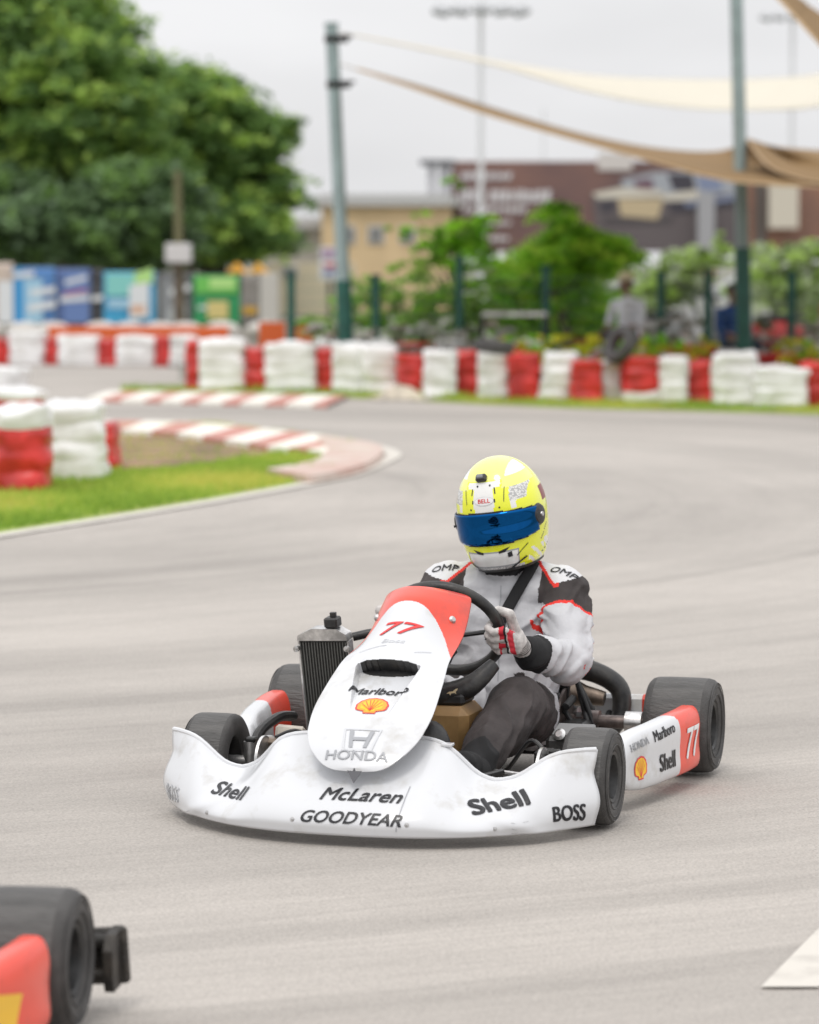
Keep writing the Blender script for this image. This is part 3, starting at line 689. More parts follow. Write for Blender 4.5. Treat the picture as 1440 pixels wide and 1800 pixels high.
def sail(name, front, back, m, label, sagf=0, nf=40):
    # front/back: lists of (px, py, D) along the two long edges; cloth spans between them
    def E(L, t):
        x = t*(len(L)-1); i = min(int(x), len(L)-2)
        pts = [W(*q) for q in L]; P, _ = spline(pts, 1, 12, False); return P[min(int(round(t*(len(P)-1))), len(P)-1)]
    Pf = [E(front, i/(nf-1)) for i in range(nf)]; Pb = [E(back, i/(nf-1)) for i in range(nf)]
    mb = MB()
    mb.grid(lambda i, j: Pf[int(round(i*(nf-1)))].lerp(Pb[int(round(i*(nf-1)))], j)-Vector((0, 0, sagf*math.sin(math.pi*j)*math.sin(math.pi*i))), nf, 12, m)
    o = mb.build(name, smooth=80, solid=.012)
    hb = MB(); hb.tube(Pf[::2], .012 if m == sail_t else .005, mat('sail_hem', (.55, .40, .25), .8) if m == sail_t else m, n=6); h = hb.build('hem', o)
    return tag(o, label, 'shade sail')
sail('shade_sail', [(628, 122, 40.3), (735, 158, 39.5), (850, 199, 38.5), (1000, 243, 37.5), (1150, 284, 36.8), (1310, 322, 36.5), (1600, 330, 36)],
     [(628, 121, 40.4), (760, 158, 43), (880, 195, 45), (1020, 235, 46), (1150, 261, 46.5), (1260, 267, 46), (1320, 245, 41)], sail_t, 'long sagging tan shade sail stretched from the leaning post to the right post')
sail('shade_sail', [(1314, 246, 39.6), (1350, 290, 38), (1400, 312, 37), (1470, 323, 36), (1700, 330, 35)], [(1316, 245, 39.7), (1360, 258, 41), (1420, 264, 43), (1500, 268, 45), (1700, 268, 47)], sail_t, 'tan shade sail panel hanging right of the right post')
sail('shade_sail', [(620, 62, 40.4), (760, 91, 42), (880, 118, 44), (1050, 166, 46), (1200, 190, 47), (1330, 194, 47), (1440, 188, 46), (1600, 150, 46)],
     [(620, 61, 40.5), (780, 90, 46), (900, 113, 49), (1050, 134, 52), (1200, 140, 53), (1330, 139, 53), (1440, 131, 52), (1600, 100, 50)], sail_c, 'long cream shade sail stretched high above the tan one')
sail('shade_sail', [(1340, -30, 31), (1380, 10, 30.5), (1430, 65, 30), (1520, 160, 30)], [(1345, -32, 31.1), (1400, -5, 32), (1450, 30, 33), (1560, 90, 34)], sail_t, 'tan shade sail corner in the upper right corner')
mb = MB(); p0 = W(596, 62, 40.4); 
cable_m = mat('steel_cable', (.45, .43, .40), .5, metal=.5)
mb = MB(); mb.tube([W(596, 112, 40.4), W(628, 122, 40.3)], .012, cable_m, n=6); tag(mb.build('sail_cable'), 'short lower cable from the leaning post to the tan sail', 'cable')
mb = MB(); mb.tube([W(594, 56, 40.4), W(620, 62, 40.4)], .012, cable_m, n=6); tag(mb.build('sail_cable'), 'short upper cable from the leaning post to the cream sail', 'cable')
def mast(px, ytop, D, wpx, label, head=True):
    b = W(px, 462, D); b.z = 0; t = W(px, ytop, D).z; root = empty('light_mast', b, 0, label, 'light mast', 'floodlight masts'); r = wpx*D/FPX/2
    m = mat('galvanised_mast', (.72, .73, .75), .6)
    mb = MB(); mb.tube([(0, 0, 0), (0, 0, t)], [r*1.15, r*.85], m, n=14); mb.build('shaft', root)
    if head:
        mb = MB(); mb.tube([(-1.0, 0, t), (1.0, 0, t)], .05, m, n=8); mb.tube([(0, -.6, t+.12), (0, .6, t+.12)], .05, m, n=8); mb.build('crossarm', root)
        lm = mat('lamp_housing', (.42, .43, .44), .5, metal=.3); lg = mat('lamp_glass', (.55, .57, .58), .2)
        for i, (x, y) in enumerate([(-.95, -.1), (-.5, -.3), (0, -.55), (.5, -.3), (.95, -.1)]):
            mb = MB(); Rm = Matrix.Rotation(R_(35), 3, 'X') @ Matrix.Rotation(R_(x*30), 3, 'Z')
            mb.box((x, y, t-.02), (.42, .30, .16), lm, rot=Rm, bev=.25)
            l_ = mb.build('floodlight', root)
            g_ = MB(); g_.box(Vector((x, y, t-.02))+Rm @ Vector((0, 0, -.085)), (.36, .24, .012), lg, rot=Rm, bev=.1); g_.build('lamp_glass', l_)
mast(845, 18, 82, 10, 'pale floodlight mast with dark lamps behind the billboard, left of centre')
mast(1390, 30, 120, 8, 'faint distant floodlight mast above the right shade sails')
mast(955, 190, 150, 4, 'thin faint distant mast between the two long sails', head=False)

# ------------------------------------------------------------------ banners, buildings, yard behind
def slab(mb, x0, y0, x1, y1, D, m, th=.05, dy=0):
    a, b = W(x0, y0, D), W(x1, y1, D); mb.box(((a.x+b.x)/2, D+dy, (a.z+b.z)/2), (abs(b.x-a.x), th, abs(a.z-b.z)), m, bev=.05); return mb
def C(n, c, r=.7, **k): return mat(n, c, r, **k)
BD = 70
def banner(x0, x1, y0, y1, base, shapes, label):
    a, b = W(x0, y0, BD), W(x1, y1, BD); ctr = Vector(((a.x+b.x)/2, BD, 0)); root = empty('banner', ctr, 0, label, 'banner', 'advertising banners along the far fence')
    wd, ht = b.x-a.x, a.z-b.z; zc = (a.z+b.z)/2; mb = MB()
    mb.grid(lambda i, j: Vector(((i-.5)*wd, .03*math.sin(i*17+x0)*math.sin(j*5), zc+(j-.5)*ht)), 24, 10, base); mb.build('cloth', root, smooth=80, solid=.01)
    sh = MB(); k_ = 0
    for (pl, m) in shapes:
        k_ += 1; n = len(pl)
        sh.add([((u-.5)*wd, -.05-.004*k_, zc+(.5-v)*ht) for u, v in pl], [tuple(range(n))], m)
    if shapes: sh.build('print', root, smooth=0)
    mb = MB(); mb.tube([(-wd/2, .04, 0), (-wd/2, .04, zc+ht/2+.05)], .03, black_mt, n=8); mb.tube([(-wd/2, .05, zc+ht/2), (wd/2, .05, zc+ht/2)], .02, black_mt, n=6); mb.build('frame', root)
Q = lambda x0, y0, x1, y1, sk=0: [(x0, y0), (x1, y0-sk), (x1, y1-sk), (x0, y1)]
wh = C('banner_white', (.72, .74, .76)); lb = C('banner_light_blue', (.36, .58, .74)); cy = C('banner_cyan', (.07, .40, .68)); pk = C('banner_pink', (.5, .12, .22))
banner(-30, 24, 462, 568, C('banner_beige', (.60, .50, .43)), [(Q(.5, .3, 1, 1), wh)], 'beige banner at the left edge of the fence')
banner(24, 98, 470, 568, C('banner_blue', (.10, .24, .52)), [(Q(0, 0, .25, 1), C('banner_mid_blue', (.05, .30, .62))), (Q(.25, .2, .7, 1), lb), (Q(.4, .4, 1, .52, .06), wh), (Q(.35, .66, 1, .8, .08), wh), (Q(0, .1, .5, .2, .04), wh)], 'bright blue banner with white and pale blue shapes')
banner(100, 160, 472, 568, C('banner_navy', (.10, .16, .36)), [(Q(.2, 0, .95, 1), C('banner_royal', (.14, .22, .46))), (Q(.25, .22, .9, .3, .1), wh), (Q(.2, .45, .9, .5, .08), pk), (Q(.1, .52, .95, .62, .04), wh)], 'navy banner with a pink and white stripe')
banner(162, 182, 474, 568, C('banner_dark', (.08, .08, .09)), [(Q(0, .5, 1, .6, .03), wh)], 'narrow dark banner between the navy and turquoise ones')
banner(182, 274, 478, 572, cy, [(Q(.05, .03, .62, .45), C('banner_teal', (.24, .60, .56))), (Q(.6, .02, .95, .3, .1), C('banner_lime', (.45, .72, .25))), (Q(.08, .5, .55, .68), lb), (Q(.5, .25, .88, .9, .06), wh), (Q(.52, .62, .8, .78), C('banner_salmon', (.7, .45, .32)))], 'turquoise and cyan banner with a white bottle shape')
banner(278, 338, 480, 574, C('banner_charcoal', (.11, .115, .12)), [(Q(.08, .1, .5, 1), C('banner_grey', (.24, .25, .26))), (Q(.35, .3, .95, .42, .1), wh), (Q(.3, .66, .85, .95, .08), C('banner_silver', (.42, .44, .45)))], 'charcoal banner with pale grey shapes')
banner(340, 422, 484, 574, C('banner_green', (.04, .32, .12)), [(Q(.05, .02, .95, .35), C('banner_bright_green', (.16, .52, .10))), (Q(.35, .05, .9, .25), C('banner_lime', (0, 0, 0))), (Q(.3, .5, .75, .85), C('banner_gold', (.66, .55, .22))), (Q(.1, .6, .3, .66), wh)], 'green banner with a golden blot')
banner(424, 456, 486, 574, C('banner_taupe', (.27, .25, .23)), [(Q(.1, .6, .9, .75), C('banner_amber', (.6, .35, .05)))], 'taupe grey banner with an amber stripe')
mb = MB(); slab(mb, 458, 480, 490, 574, 69, C('cream_concrete', (.52, .50, .46)), .4); tag(mb.build('gate_pillar'), 'pale cream pillar at the right end of the banners', 'pillar')
mb = MB(); slab(mb, 86, 574, 402, 600, 60, C('orange_plastic', (.72, .13, .03), .45), .45); tag(mb.build('water_barrier'), 'long low orange plastic barrier below the banners', 'barrier')
for x0, x1, lab in ((455, 505, 'orange plastic barrier block left of the first green fence post'), (517, 552, 'orange-red barrier block right of the first green fence post')):
    mb = MB(); a = W(x0, 566, 46); b = W(x1, 600, 46)
    wd = b.x-a.x; prof = [(-wd/2, 0), (wd/2, 0), (wd/2, .12), (wd/2*.9, .2), (wd/2*.9, a.z), (-wd/2*.9, a.z), (-wd/2*.9, .2), (-wd/2, .12)]
    mb.prism(prof, .4, C('orange_plastic', (0, 0, 0)), org=((a.x+b.x)/2, 46, 0)); tag(mb.build('water_barrier'), lab, 'barrier', 'orange plastic barrier blocks')
rnd = random.Random(4)
for i in range(9):
    x = -10+i*58+rnd.uniform(-14, 14); g = W(x, 582, 63); mb = MB()
    mb.ell((0, 0, .14), (.34, .22, .16), C('sandbag_pale', (.60, .57, .53)), 14); 
    tag(mb.build('sandbag', loc=(g.x, 63+rnd.uniform(-.5, .5), max(0, g.z-.12)-.0)), f'{ORD[i]} pale sandbag from the left on the kerb under the banners', 'sandbag', 'pale sandbags under the banners')
mb = MB(); slab(mb, -60, 582, 520, 606, 63.5, C('low_wall_render', (.42, .39, .36)), .5); tag(mb.build('low_wall'), 'low pale wall under the banners carrying the sandbags', 'wall')
# grey guard rail
mb = MB(); a, b = W(848, 552, 40.9), W(962, 552, 40.9); root = empty('guard_rail', ((a.x+b.x)/2, 40.9, 0), 0, 'short grey metal rail in front of the vines', 'rail')
cx = (a.x+b.x)/2; mb.box((0, 0, a.z), (b.x-a.x, .06, .06), silver); mb.build('rail', root)
for q in (a.x, b.x): mb = MB(); mb.box((q-cx, 0, (a.z-.03)/2), (.06, .06, a.z-.03), black_mt); mb.build('post', root)

# yellow building
def building(name, x0, x1, ytop, D, depth, m_wall, label, wins, roof=None, cat='building', storeys=0):
    a, b = W(x0, ytop, D), W(x1, ytop, D); cx = (a.x+b.x)/2; wd = b.x-a.x; h = a.z
    root = empty(name, (cx, D+depth/2, 0), 0, label, cat); mb = MB(); mb.box((0, 0, h/2), (wd, depth, h), m_wall, bev=.01); mb.build('wall', root)
    if roof:
        mb = MB(); mb.prism([(-wd/2-.3, h), (wd/2+.3, h), (wd/2+.3, h+.12), (wd/2, h+.35), (-wd/2, h+.35), (-wd/2-.3, h+.12)], depth+.6, roof, org=(0, depth/2+.3, 0)); mb.build('roof', root)
    for (u0, v0, u1, v1) in wins:
        p, q = W(u0, v0, D), W(u1, v1, D); c = Vector(((p.x+q.x)/2-cx, -depth/2, (p.z+q.z)/2)); ww, hh = q.x-p.x, p.z-q.z
        mb = MB(); mb.box(c+Vector((0, -.02, 0)), (ww+.12, .08, hh+.12), C('frame_white', (.55, .55, .55))); f = mb.build('window', root)
        mb = MB(); mb.box(c+Vector((0, -.05, 0)), (ww, .05, hh), C('window_glass', (.22, .22, .22), .2), bev=.02); mb.build('pane', f)
    return root
peach = C('peach_render', (.70, .53, .32), .9, var=.08, vscale=1); roofm = C('grey_roof', (.50, .50, .50), .6)
building('shop_building', 565, 795, 362, 104, 10, peach, 'yellow-peach flat-roofed building between the tall post and the billboard', [(600, 400, 622, 425), (650, 400, 672, 425), (705, 400, 727, 425)], roofm)
building('shed', 452, 572, 402, 112, 8, C('grey_render', (.42, .41, .38)), 'grey low shed beside the broad tree, left of the yellow building', [(500, 425, 520, 440)], roofm)
building('shed', 470, 620, 462, 96, 5, C('cream_render', (.66, .58, .42)), 'cream low wall block below the yellow building', [(500, 470, 520, 484)])
mb = MB(); slab(mb, 562, 434, 598, 492, 88, wh, .06); o = mb.build('poster'); tag(o, 'white and purple poster board left of the yellow building', 'poster')
mb = MB(); slab(mb, 566, 438, 594, 452, 88, C('poster_mauve', (.45, .30, .45)), .02, -.045); slab(mb, 570, 462, 592, 470, 88, C('poster_red', (.6, .15, .18)), .02, -.045); slab(mb, 568, 476, 590, 482, 88, C('poster_navy', (.1, .12, .35)), .02, -.045); mb.build('print', o)
a = W(580, 488, 88).z; mb = MB(); pp = W(580, 488, 88); mb.tube([(pp.x, 88.05, 0), (pp.x, 88.05, a)], .06, black_mt, n=8); mb.build('pole', o)
mb = MB(); slab(mb, 292, 428, 336, 462, 66, C('white_box', (.62, .60, .60)), .5); o = mb.build('pole_cabinet'); p = W(314, 462, 66); mb = MB(); mb.tube([(p.x, 66, 0), (p.x, 66, p.z)], .08, bark, n=10); mb.build('pole', o)
tag(o, 'white cabinet on a brown pole in front of the broad tree', 'cabinet')
mb = MB(); p = W(316, 470, 66.6); q = W(312, 300, 66.6); mb.tube([(p.x, 66.6, 0), (q.x, 66.6, q.z)], [.12, .07], C('brown_pole_paint', (.15, .14, .07), .9), n=12); tag(mb.build('utility_pole'), 'brown wooden pole rising in front of the broad tree', 'pole')
for (x0, x1, lab) in ((398, 432, 'orange sunshade above the green banner'), (436, 470, 'orange sunshade above the taupe banner')):
    mb = MB(); a, b = W(x0, 462, 74), W(x1, 480, 74); cx = (a.x+b.x)/2
    mb.prism([(-(b.x-a.x)/2, 0), ((b.x-a.x)/2, 0), (0, a.z-b.z)], 1.2, C('orange_canvas', (.78, .40, .05)), org=(cx, 75, b.z)); o = mb.build('parasol')
    mb = MB(); mb.tube([(cx, 74.4, 0), (cx, 74.4, b.z)], .03, black_mt, n=8); mb.build('pole', o); tag(o, lab, 'parasol', 'orange sunshades behind the banners')
# billboard hall
D = 108
a, b = W(795, 284, D), W(1700, 284, D); cx = (a.x+b.x)/2
bb_root = empty('billboard', (cx, D, 0), 0, 'large dark brown billboard with pale lettering and a pictured tan truck', 'billboard')
bb_m = C('billboard_brown', (.14, .085, .085), .6, col2=(.22, .12, .10), vscale=.35, c2f=(.4, .65))
def bslab(x0, y0, x1, y1, m, name, dy=0, th=.1, par=None, sk=0):
    p, q = W(x0, y0, D), W(x1, y1, D); mb = MB(); kx = D/FPX
    mb.prism([(p.x-cx, q.z), (q.x-cx, q.z+sk*kx), (q.x-cx, p.z+sk*kx), (p.x-cx, p.z)], th, m, org=(0, -dy, 0)); return mb.build(name, par or bb_root, smooth=0)
board = bslab(795, 284, 1700, 442, bb_m, 'board', 0, .3)
bslab(1290, 300, 1700, 442, C('billboard_rust', (.34, .17, .11), .6, col2=(.22, .12, .09), vscale=.5), 'panel', .31, .06)
bslab(1050, 270, 1110, 300, C('billboard_pale', (.62, .58, .56), .6), 'panel', .31, .05)
lt = C('billboard_lettering', (.62, .60, .62)); rnd = random.Random(9)
mbl = MB()
for (x0, x1, y0, y1, sk) in ((808, 898, 303, 316, .1), (806, 850, 332, 356, .2), (858, 965, 334, 356, .2), (812, 930, 362, 374, .1), (815, 900, 388, 396, .1), (830, 898, 414, 424, .1)):
    x = x0
    while x < x1-6:
        wv = rnd.uniform(5, 11); p, q = W(x, y0+rnd.uniform(0, 3), D), W(min(x+wv, x1), y1, D)
        mbl.add([(p.x-cx, -.365, q.z), (q.x-cx, -.365, q.z), (q.x-cx+.06, -.365, p.z), (p.x-cx+.06, -.365, p.z)], [(0, 1, 2, 3)], lt); x += wv+rnd.uniform(2, 3.5)
mbl.build('lettering', bb_root, smooth=0)
tan = C('print_tan', (.52, .42, .27)); dk = C('print_dark', (.055, .05, .065)); gy = C('print_grey', (.36, .38, .42)); bl = C('print_blue', (.22, .26, .38))
def pic(pts, m, k):
    mb = MB(); mb.add([(W(x, y, D).x-cx, -.37-.006*k, W(x, y, D).z) for x, y in pts], [tuple(range(len(pts)))], m); mb.build('print', bb_root, smooth=0)
pic([(1040, 345), (1100, 322), (1180, 318), (1300, 345), (1310, 440), (1050, 440)], C('print_shadow', (.13, .11, .115)), 1)
pic([(1090, 316), (1150, 303), (1230, 300), (1290, 310), (1300, 342), (1100, 342)], gy, 2)
pic([(1112, 318), (1145, 314), (1148, 334), (1118, 334)], C('print_plum', (.16, .09, .12)), 3)
pic([(1172, 306), (1215, 306), (1222, 336), (1182, 336)], dk, 3)
pic([(1222, 304), (1262, 306), (1268, 336), (1228, 336)], bl, 3)
pic([(1040, 340), (1090, 330), (1165, 336), (1162, 346), (1050, 350)], C('print_bone', (.62, .58, .50)), 4)
pic([(1160, 344), (1220, 334), (1250, 342), (1240, 352), (1165, 354)], C('print_bone', (0, 0, 0)), 4)
pic([(1085, 350), (1165, 350), (1155, 386), (1090, 380)], tan, 4)
pic([(1052, 356), (1082, 352), (1078, 372), (1056, 374)], dk, 4)
pic([(1170, 356), (1300, 346), (1300, 362), (1180, 376)], dk, 4)
pic([(1200, 356), (1300, 342), (1302, 350), (1205, 364)], bl, 5)
pic([(1060, 382), (1150, 388), (1180, 380), (1180, 392), (1060, 396)], C('print_deep', (.08, .07, .075)), 5)
for (x0, x1, y1, lab) in ((752, 766, 440, 0), (772, 793, 400, 0)): bslab(x0, 284, x1, y1, C('steel_cladding', (.46, .46, .48)), 'pillar', .2, .3)
bslab(738, 282, 800, 292, C('pillar_cap', (.12, .12, .13)), 'beam', .52, .2)
bslab(1222, 340, 1250, 470, C('concrete_pillar', (.36, .36, .38)), 'pillar', .8, .4)
bslab(1346, 322, 1396, 402, C('cream_pillar', (.62, .57, .48)), 'pillar', .8, .4); bslab(1324, 322, 1345, 440, C('gap_dark', (.12, .10, .09)), 'panel', .45, .1)  # the dark slab is a painted-in shaded gap beside the cream pillar
for x in (1000, 1450, 1600): bslab(x, 442, x+16, 500, black_mt, 'leg', -.1, .3)
# parked vehicles (blurred far behind the fence)
def parked_car(px, D, base, col, label, L=4.1, h=1.35, rz=0, van=False):
    g = W(px, 462, D); root = empty('parked_car', (g.x, D, base), rz, label, 'car' if not van else 'van', 'vehicles parked behind the fence')
    body = C('paint_'+col[0], col[1], .25, coat=.6); x = L/2
    if van: pr = [(-x, .25), (x, .25), (x, .8), (x*.82, .95), (x*.62, h), (-x*.97, h), (-x, 1.0)]; gl = [(x*.60, .95), (x*.78, .95), (x*.58, h-.12), (x*.2, h-.12), (x*.2, .95)]
    else: pr = [(-x, .3), (x, .3), (x, .62), (x*.9, .76), (x*.45, .86), (x*.18, h), (-x*.5, h), (-x*.82, .92), (-x, .85)]; gl = [(x*.40, .88), (x*.16, h-.07), (-x*.48, h-.07), (-x*.74, .90)]
    mb = MB(); mb.prism(pr, 1.6, body, org=(0, .8, 0)); mb.build('body', root, smooth=0)
    mb = MB(); mb.prism(gl, 1.63, C('car_glass', (.03, .035, .04), .08), org=(0, .815, 0)); mb.build('window', root, smooth=0)
    for wx in (-x*.64, x*.64):
        for sy in (-1, 1):
            mb = MB(); mb.lathe([(.0, -.09), (.18, -.1), (.27, -.1), (.31, -.06), (.31, .06), (.27, .1), (.18, .1), (0, .09)], (wx, sy*.72, .31), (0, 1, 0), rubber, 20)
            wl = mb.build('wheel', root); mb = MB(); mb.lathe([(0, 0), (.17, .0), (.18, -.02)], (wx, sy*.825, .31), (0, 1, 0), silver, 16); mb.build('rim', wl)
parked_car(1175, 62, 0, ('white', (.70, .70, .70)), 'white car behind the white-shirted person', 3.6, 1.2)
parked_car(1400, 66, 0, ('silver', (.45, .47, .48)), 'silver car at the right edge beyond the flowering bushes', 4.2, 1.3)
parked_car(1085, 74, 0, ('cream', (.60, .56, .48)), 'cream car partly hidden by the small green tree', 3.8, 1.3)
def scooter(px, D, m, label, rz=0):
    g = W(px, 462, D); root = empty('motor_scooter', (g.x, D, 0), rz, label, 'scooter', 'scooters parked behind the fence')
    mb = MB(); mb.ell((-.35, 0, .55), (.42, .16, .2), m, 16); mb.box((0, 0, .25), (.5, .26, .08), m); mb.ell((.42, 0, .62), (.1, .2, .36), m, 16, rot=Matrix.Rotation(R_(-20), 3, 'Y')); mb.build('body', root)
    mb = MB(); mb.ell((-.3, 0, .76), (.36, .13, .06), black_pl, 14); mb.build('seat', root)
    mb = MB(); mb.tube([(.36, -.3, 1.0), (.42, 0, 1.02), (.36, .3, 1.0)], .02, black_mt, n=8, smooth=4); mb.tube([(.42, 0, 1.02), (.6, 0, .3)], .025, black_mt, n=8); mb.build('handlebar', root)
    for x in (-.6, .62): mb = MB(); mb.lathe([(.12, -.05), (.2, -.06), (.24, -.03), (.24, .03), (.2, .06), (.12, .05)], (x, 0, .24), (0, 1, 0), rubber, 20, closed=True); mb.build('wheel', root)
scooter(1060, 46.5, mat('scooter_red', (.55, .05, .05), .3, coat=.5), 'red scooter left of the white-shirted person', .3)
scooter(1165, 47, mat('scooter_white', (.65, .65, .65), .3, coat=.5), 'white scooter between the two seated people', -.2)
scooter(1210, 49, mat('scooter_grey', (.40, .41, .43), .3, coat=.5), 'grey scooter just left of the blue-shirted person', .4)
scooter(1410, 46, mat('scooter_red', (0, 0, 0)), 'red scooter at the right edge behind the bushes', .1)
# small red sign on a thin post
mb = MB(); p = W(1246, 478, 44.5); mb.box((0, 0, 0), (.17, .03, .05), C('sign_red', (.75, .08, .05))); o = mb.build('small_sign', loc=p); mb = MB(); mb.tube([(0, .03, -p.z), (0, .03, 0)], .02, black_mt, n=8); mb.build('post', o); tag(o, 'tiny red sign on a thin post left of the blue-shirted person', 'sign')

# ------------------------------------------------------------------ people sitting behind the fence
def seated(px, D, zs, facing, shirt, trousers, hair, label, hat=None, scale=1.0):
    g = W(px, 462, D); root = empty('person', (g.x, D, 0), facing, label, 'person')
    mb = MB(); m = shirt; s0 = zs
    mb.ell((0, 0, s0+.1), (.13, .17, .12), m, 16); mb.cap((0, 0, s0+.1), (.02, 0, s0+.42), .13, .135, m); mb.ell((.02, 0, s0+.44), (.1, .19, .1), m, 16)
    mb.cap((.03, 0, s0+.48), (.06, 0, s0+.60), .05, .05, m); mb.ell((.08, 0, s0+.70), (.095, .078, .12), m, 18); mb.ell((.175, 0, s0+.69), (.018, .014, .02), m, 8)
    for s_ in (-1, 1):
        mb.cap((.02, s_*.19, s0+.46), (.08, s_*.24, s0+.22), .055, .045, m); mb.cap((.08, s_*.24, s0+.22), (.30, s_*.15, s0+.14), .042, .03, m); mb.ell((.35, s_*.14, s0+.13), (.05, .035, .02), m, 10)
        mb.cap((.02, s_*.1, s0+.06), (.42, s_*.13, s0+.08), .085, .06, m); mb.cap((.42, s_*.13, s0+.08), (.40, s_*.13, .1), .058, .04, m); mb.cap((.38, s_*.13, .045), (.56, s_*.14, .035), .04, .035, m)
        mb.ell((.08, s_*.08, s0+.69), (.02, .012, .03), m, 8)
    me = remesh(mb, .014, 5, 'body')
    def rule(c, n):
        x, y, z = c
        if z > s0+.545: return 0
        if z < .09: return 3
        if x > .14 and z > s0+.09 and abs(y) > .1 and abs(y) < .22 and z < s0+.2 and x > .17: return 0
        if z < s0+.13 and (x > .08 or z < s0+.03): return 2
        return 1
    paint(me, [skin_m, shirt, trousers, black_pl], rule); link(me, 'body', root)
    mb = MB(); mb.grid(lambda i, j: Vector((.068+.108*math.cos(2*math.pi*i)*math.sin(j*1.9)-.012, .09*math.sin(2*math.pi*i)*math.sin(j*1.9), s0+.715+.115*math.cos(j*1.9)))if not(math.cos(2*math.pi*i) > .3 and j > .55) else Vector((.068+.1*math.cos(2*math.pi*i), .09*math.sin(2*math.pi*i), s0+.765)), 28, 12, hair, cu=True); mb.build('hair', root, smooth=80, solid=.006)
    if hat:
        mb = MB(); mb.lathe([(0, .13), (.07, .125), (.095, .09), (.1, .04), (.15, .025), (.15, .018), (.1, .03)], (.07, 0, s0+.74), (0, 0, 1), hat, 28); mb.build('hat', root)
    ch = empty('stool', (g.x, D, 0), facing, ('low dark stool under the '+('white-shirted' if hat else 'blue-shirted')+' person'), 'stool')
    mb = MB(); mb.lathe([(0, s0-.05), (.17, s0-.05), (.18, s0-.035), (.17, s0-.02), (0, s0-.02)], (0, 0, 0), (0, 0, 1), black_pl, 24); mb.build('seat', ch)
    for a in range(4):
        an = a*math.pi/2+.78; mb = MB(); mb.tube([(.12*math.cos(an), .12*math.sin(an), s0-.05), (.18*math.cos(an), .18*math.sin(an), 0)], .015, black_mt, n=8); mb.build('leg', ch)
hair_m = mat('black_hair', (.012, .010, .010), .6)
seated(1105, 43.6, .52, R_(-120), mat('shirt_white', (.90, .90, .95), .85), mat('trouser_dark', (.04, .04, .05), .85), hair_m, 'person in a white shirt and pale straw hat sitting behind the fence', hat=mat('straw', (.85, .74, .48), .8))
seated(1285, 43.4, .42, R_(-60), mat('shirt_blue', (.02, .07, .25), .85), mat('trouser_navy', (.02, .03, .07), .85), hair_m, 'person in a dark blue shirt sitting beside the tall right post')

# ------------------------------------------------------------------ go-kart
WB, FS, RS, FR, RR = .99, .533, .578, .13, .14
def tyre_prof(r, wd, rim):
    h = wd/2
    return [(rim, -h*.72), (rim+.012, -h*.92), (rim+(r-rim)*.45, -h*1.0), (r*.90, -h*.97), (r*.965, -h*.88), (r*.992, -h*.74), (r, -h*.4), (r, 0), (r, h*.4), (r*.992, h*.74), (r*.965, h*.88), (r*.90, h*.97), (rim+(r-rim)*.45, h*1.0), (rim+.012, h*.92), (rim, h*.72), (rim-.004, h*.5), (rim-.004, -h*.5)]
def wheel(root, u, s_, r, wd, rim, steer=0):
    side = 1 if s_ > 0 else -1
    e = empty('wheel', (u, s_, r), steer); e.parent = root
    mb = MB(); mb.lathe(tyre_prof(r, wd, rim), (0, 0, 0), (0, 1, 0), rubber, 56, closed=True)
    mb.m = [mb.mi(tread_m) if i//56 in (5, 6, 7, 8) else a for i, a in enumerate(mb.m)]
    for q in (.66, .82, .90): mb.lathe([(r*q-.002, side*(wd/2*.985)), (r*q, side*(wd/2*1.012)), (r*q+.002, side*(wd/2*.985))], (0, 0, 0), (0, 1, 0), rubber, 56)
    mb.build('tyre', e)
    h = wd/2*side; mb = MB()
    mb.lathe([(rim-.002, h*.8), (rim+.004, h*.9), (rim-.004, h*.86), (rim-.012, h*.55), (rim-.018, h*.2), (.045, h*.1), (.045, h*.3), (.02, h*.32), (.0, h*.32)], (0, 0, 0), (0, 1, 0), black_mt, 40)
    mb.lathe([(rim-.002, -h*.8), (rim-.012, -h*.5), (.05, -h*.3), (0, -h*.3)], (0, 0, 0), (0, 1, 0), black_mt, 32)
    mb.build('rim', e)
    mb = MB(); mb.lathe([(.017, h*.3), (.017, h*.62), (.011, h*.68), (0, h*.68)], (0, 0, 0), (0, 1, 0), darksteel, 20)
    for a in range(3):
        an = a*2.094; mb.lathe([(.006, h*.3), (.006, h*.42), (0, h*.43)], (.034*math.cos(an), 0, .034*math.sin(an)), (0, 1, 0), silver, 8)
    mb.build('hub', e)
    return e

def bump_h(a): return interp(abs(a), [0, .12, .19, .225, .32, .36, .40, .50, .53, .59, .61], [.250, .250, .247, .238, .158, .146, .152, .210, .219, .222, .220])
def bumper_surface(a, b):                   # a: lateral -.61...61, b: 0 bottom .. 1 top edge
    s_ = a-.030; ub = 1.492-.365*(abs(a)/.61)**2.6; h = bump_h(a)
    ut = interp(abs(a), [0, .2, .36, .48, .61], [1.235, 1.225, 1.20, 1.165, 1.10])
    dpth = ub-ut
    z = .024+(h-.024)*b
    u = ub+.012*math.sin(min(b*3.2, 1)*math.pi/2)-dpth*(max(b-.12, 0)/.88)**1.35
    tip = max(0, (abs(a)-.50)/.11)
    s2 = s_+math.copysign(.024*tip*math.exp(-((b-.32)/.28)**2)-.016*tip*max(0, b-.5), a)
    # tips roll back round the wheel
    u -= .03*tip*tip
    u -= .035*max(0, 1-(abs(a)/.2)**3)*max(0, b-.45)/.55
    fold = .010*math.exp(-((abs(a)-(.24+.25*(1-b)))/.03)**2)
    return Vector((u+fold+.05*s_, s2, z))
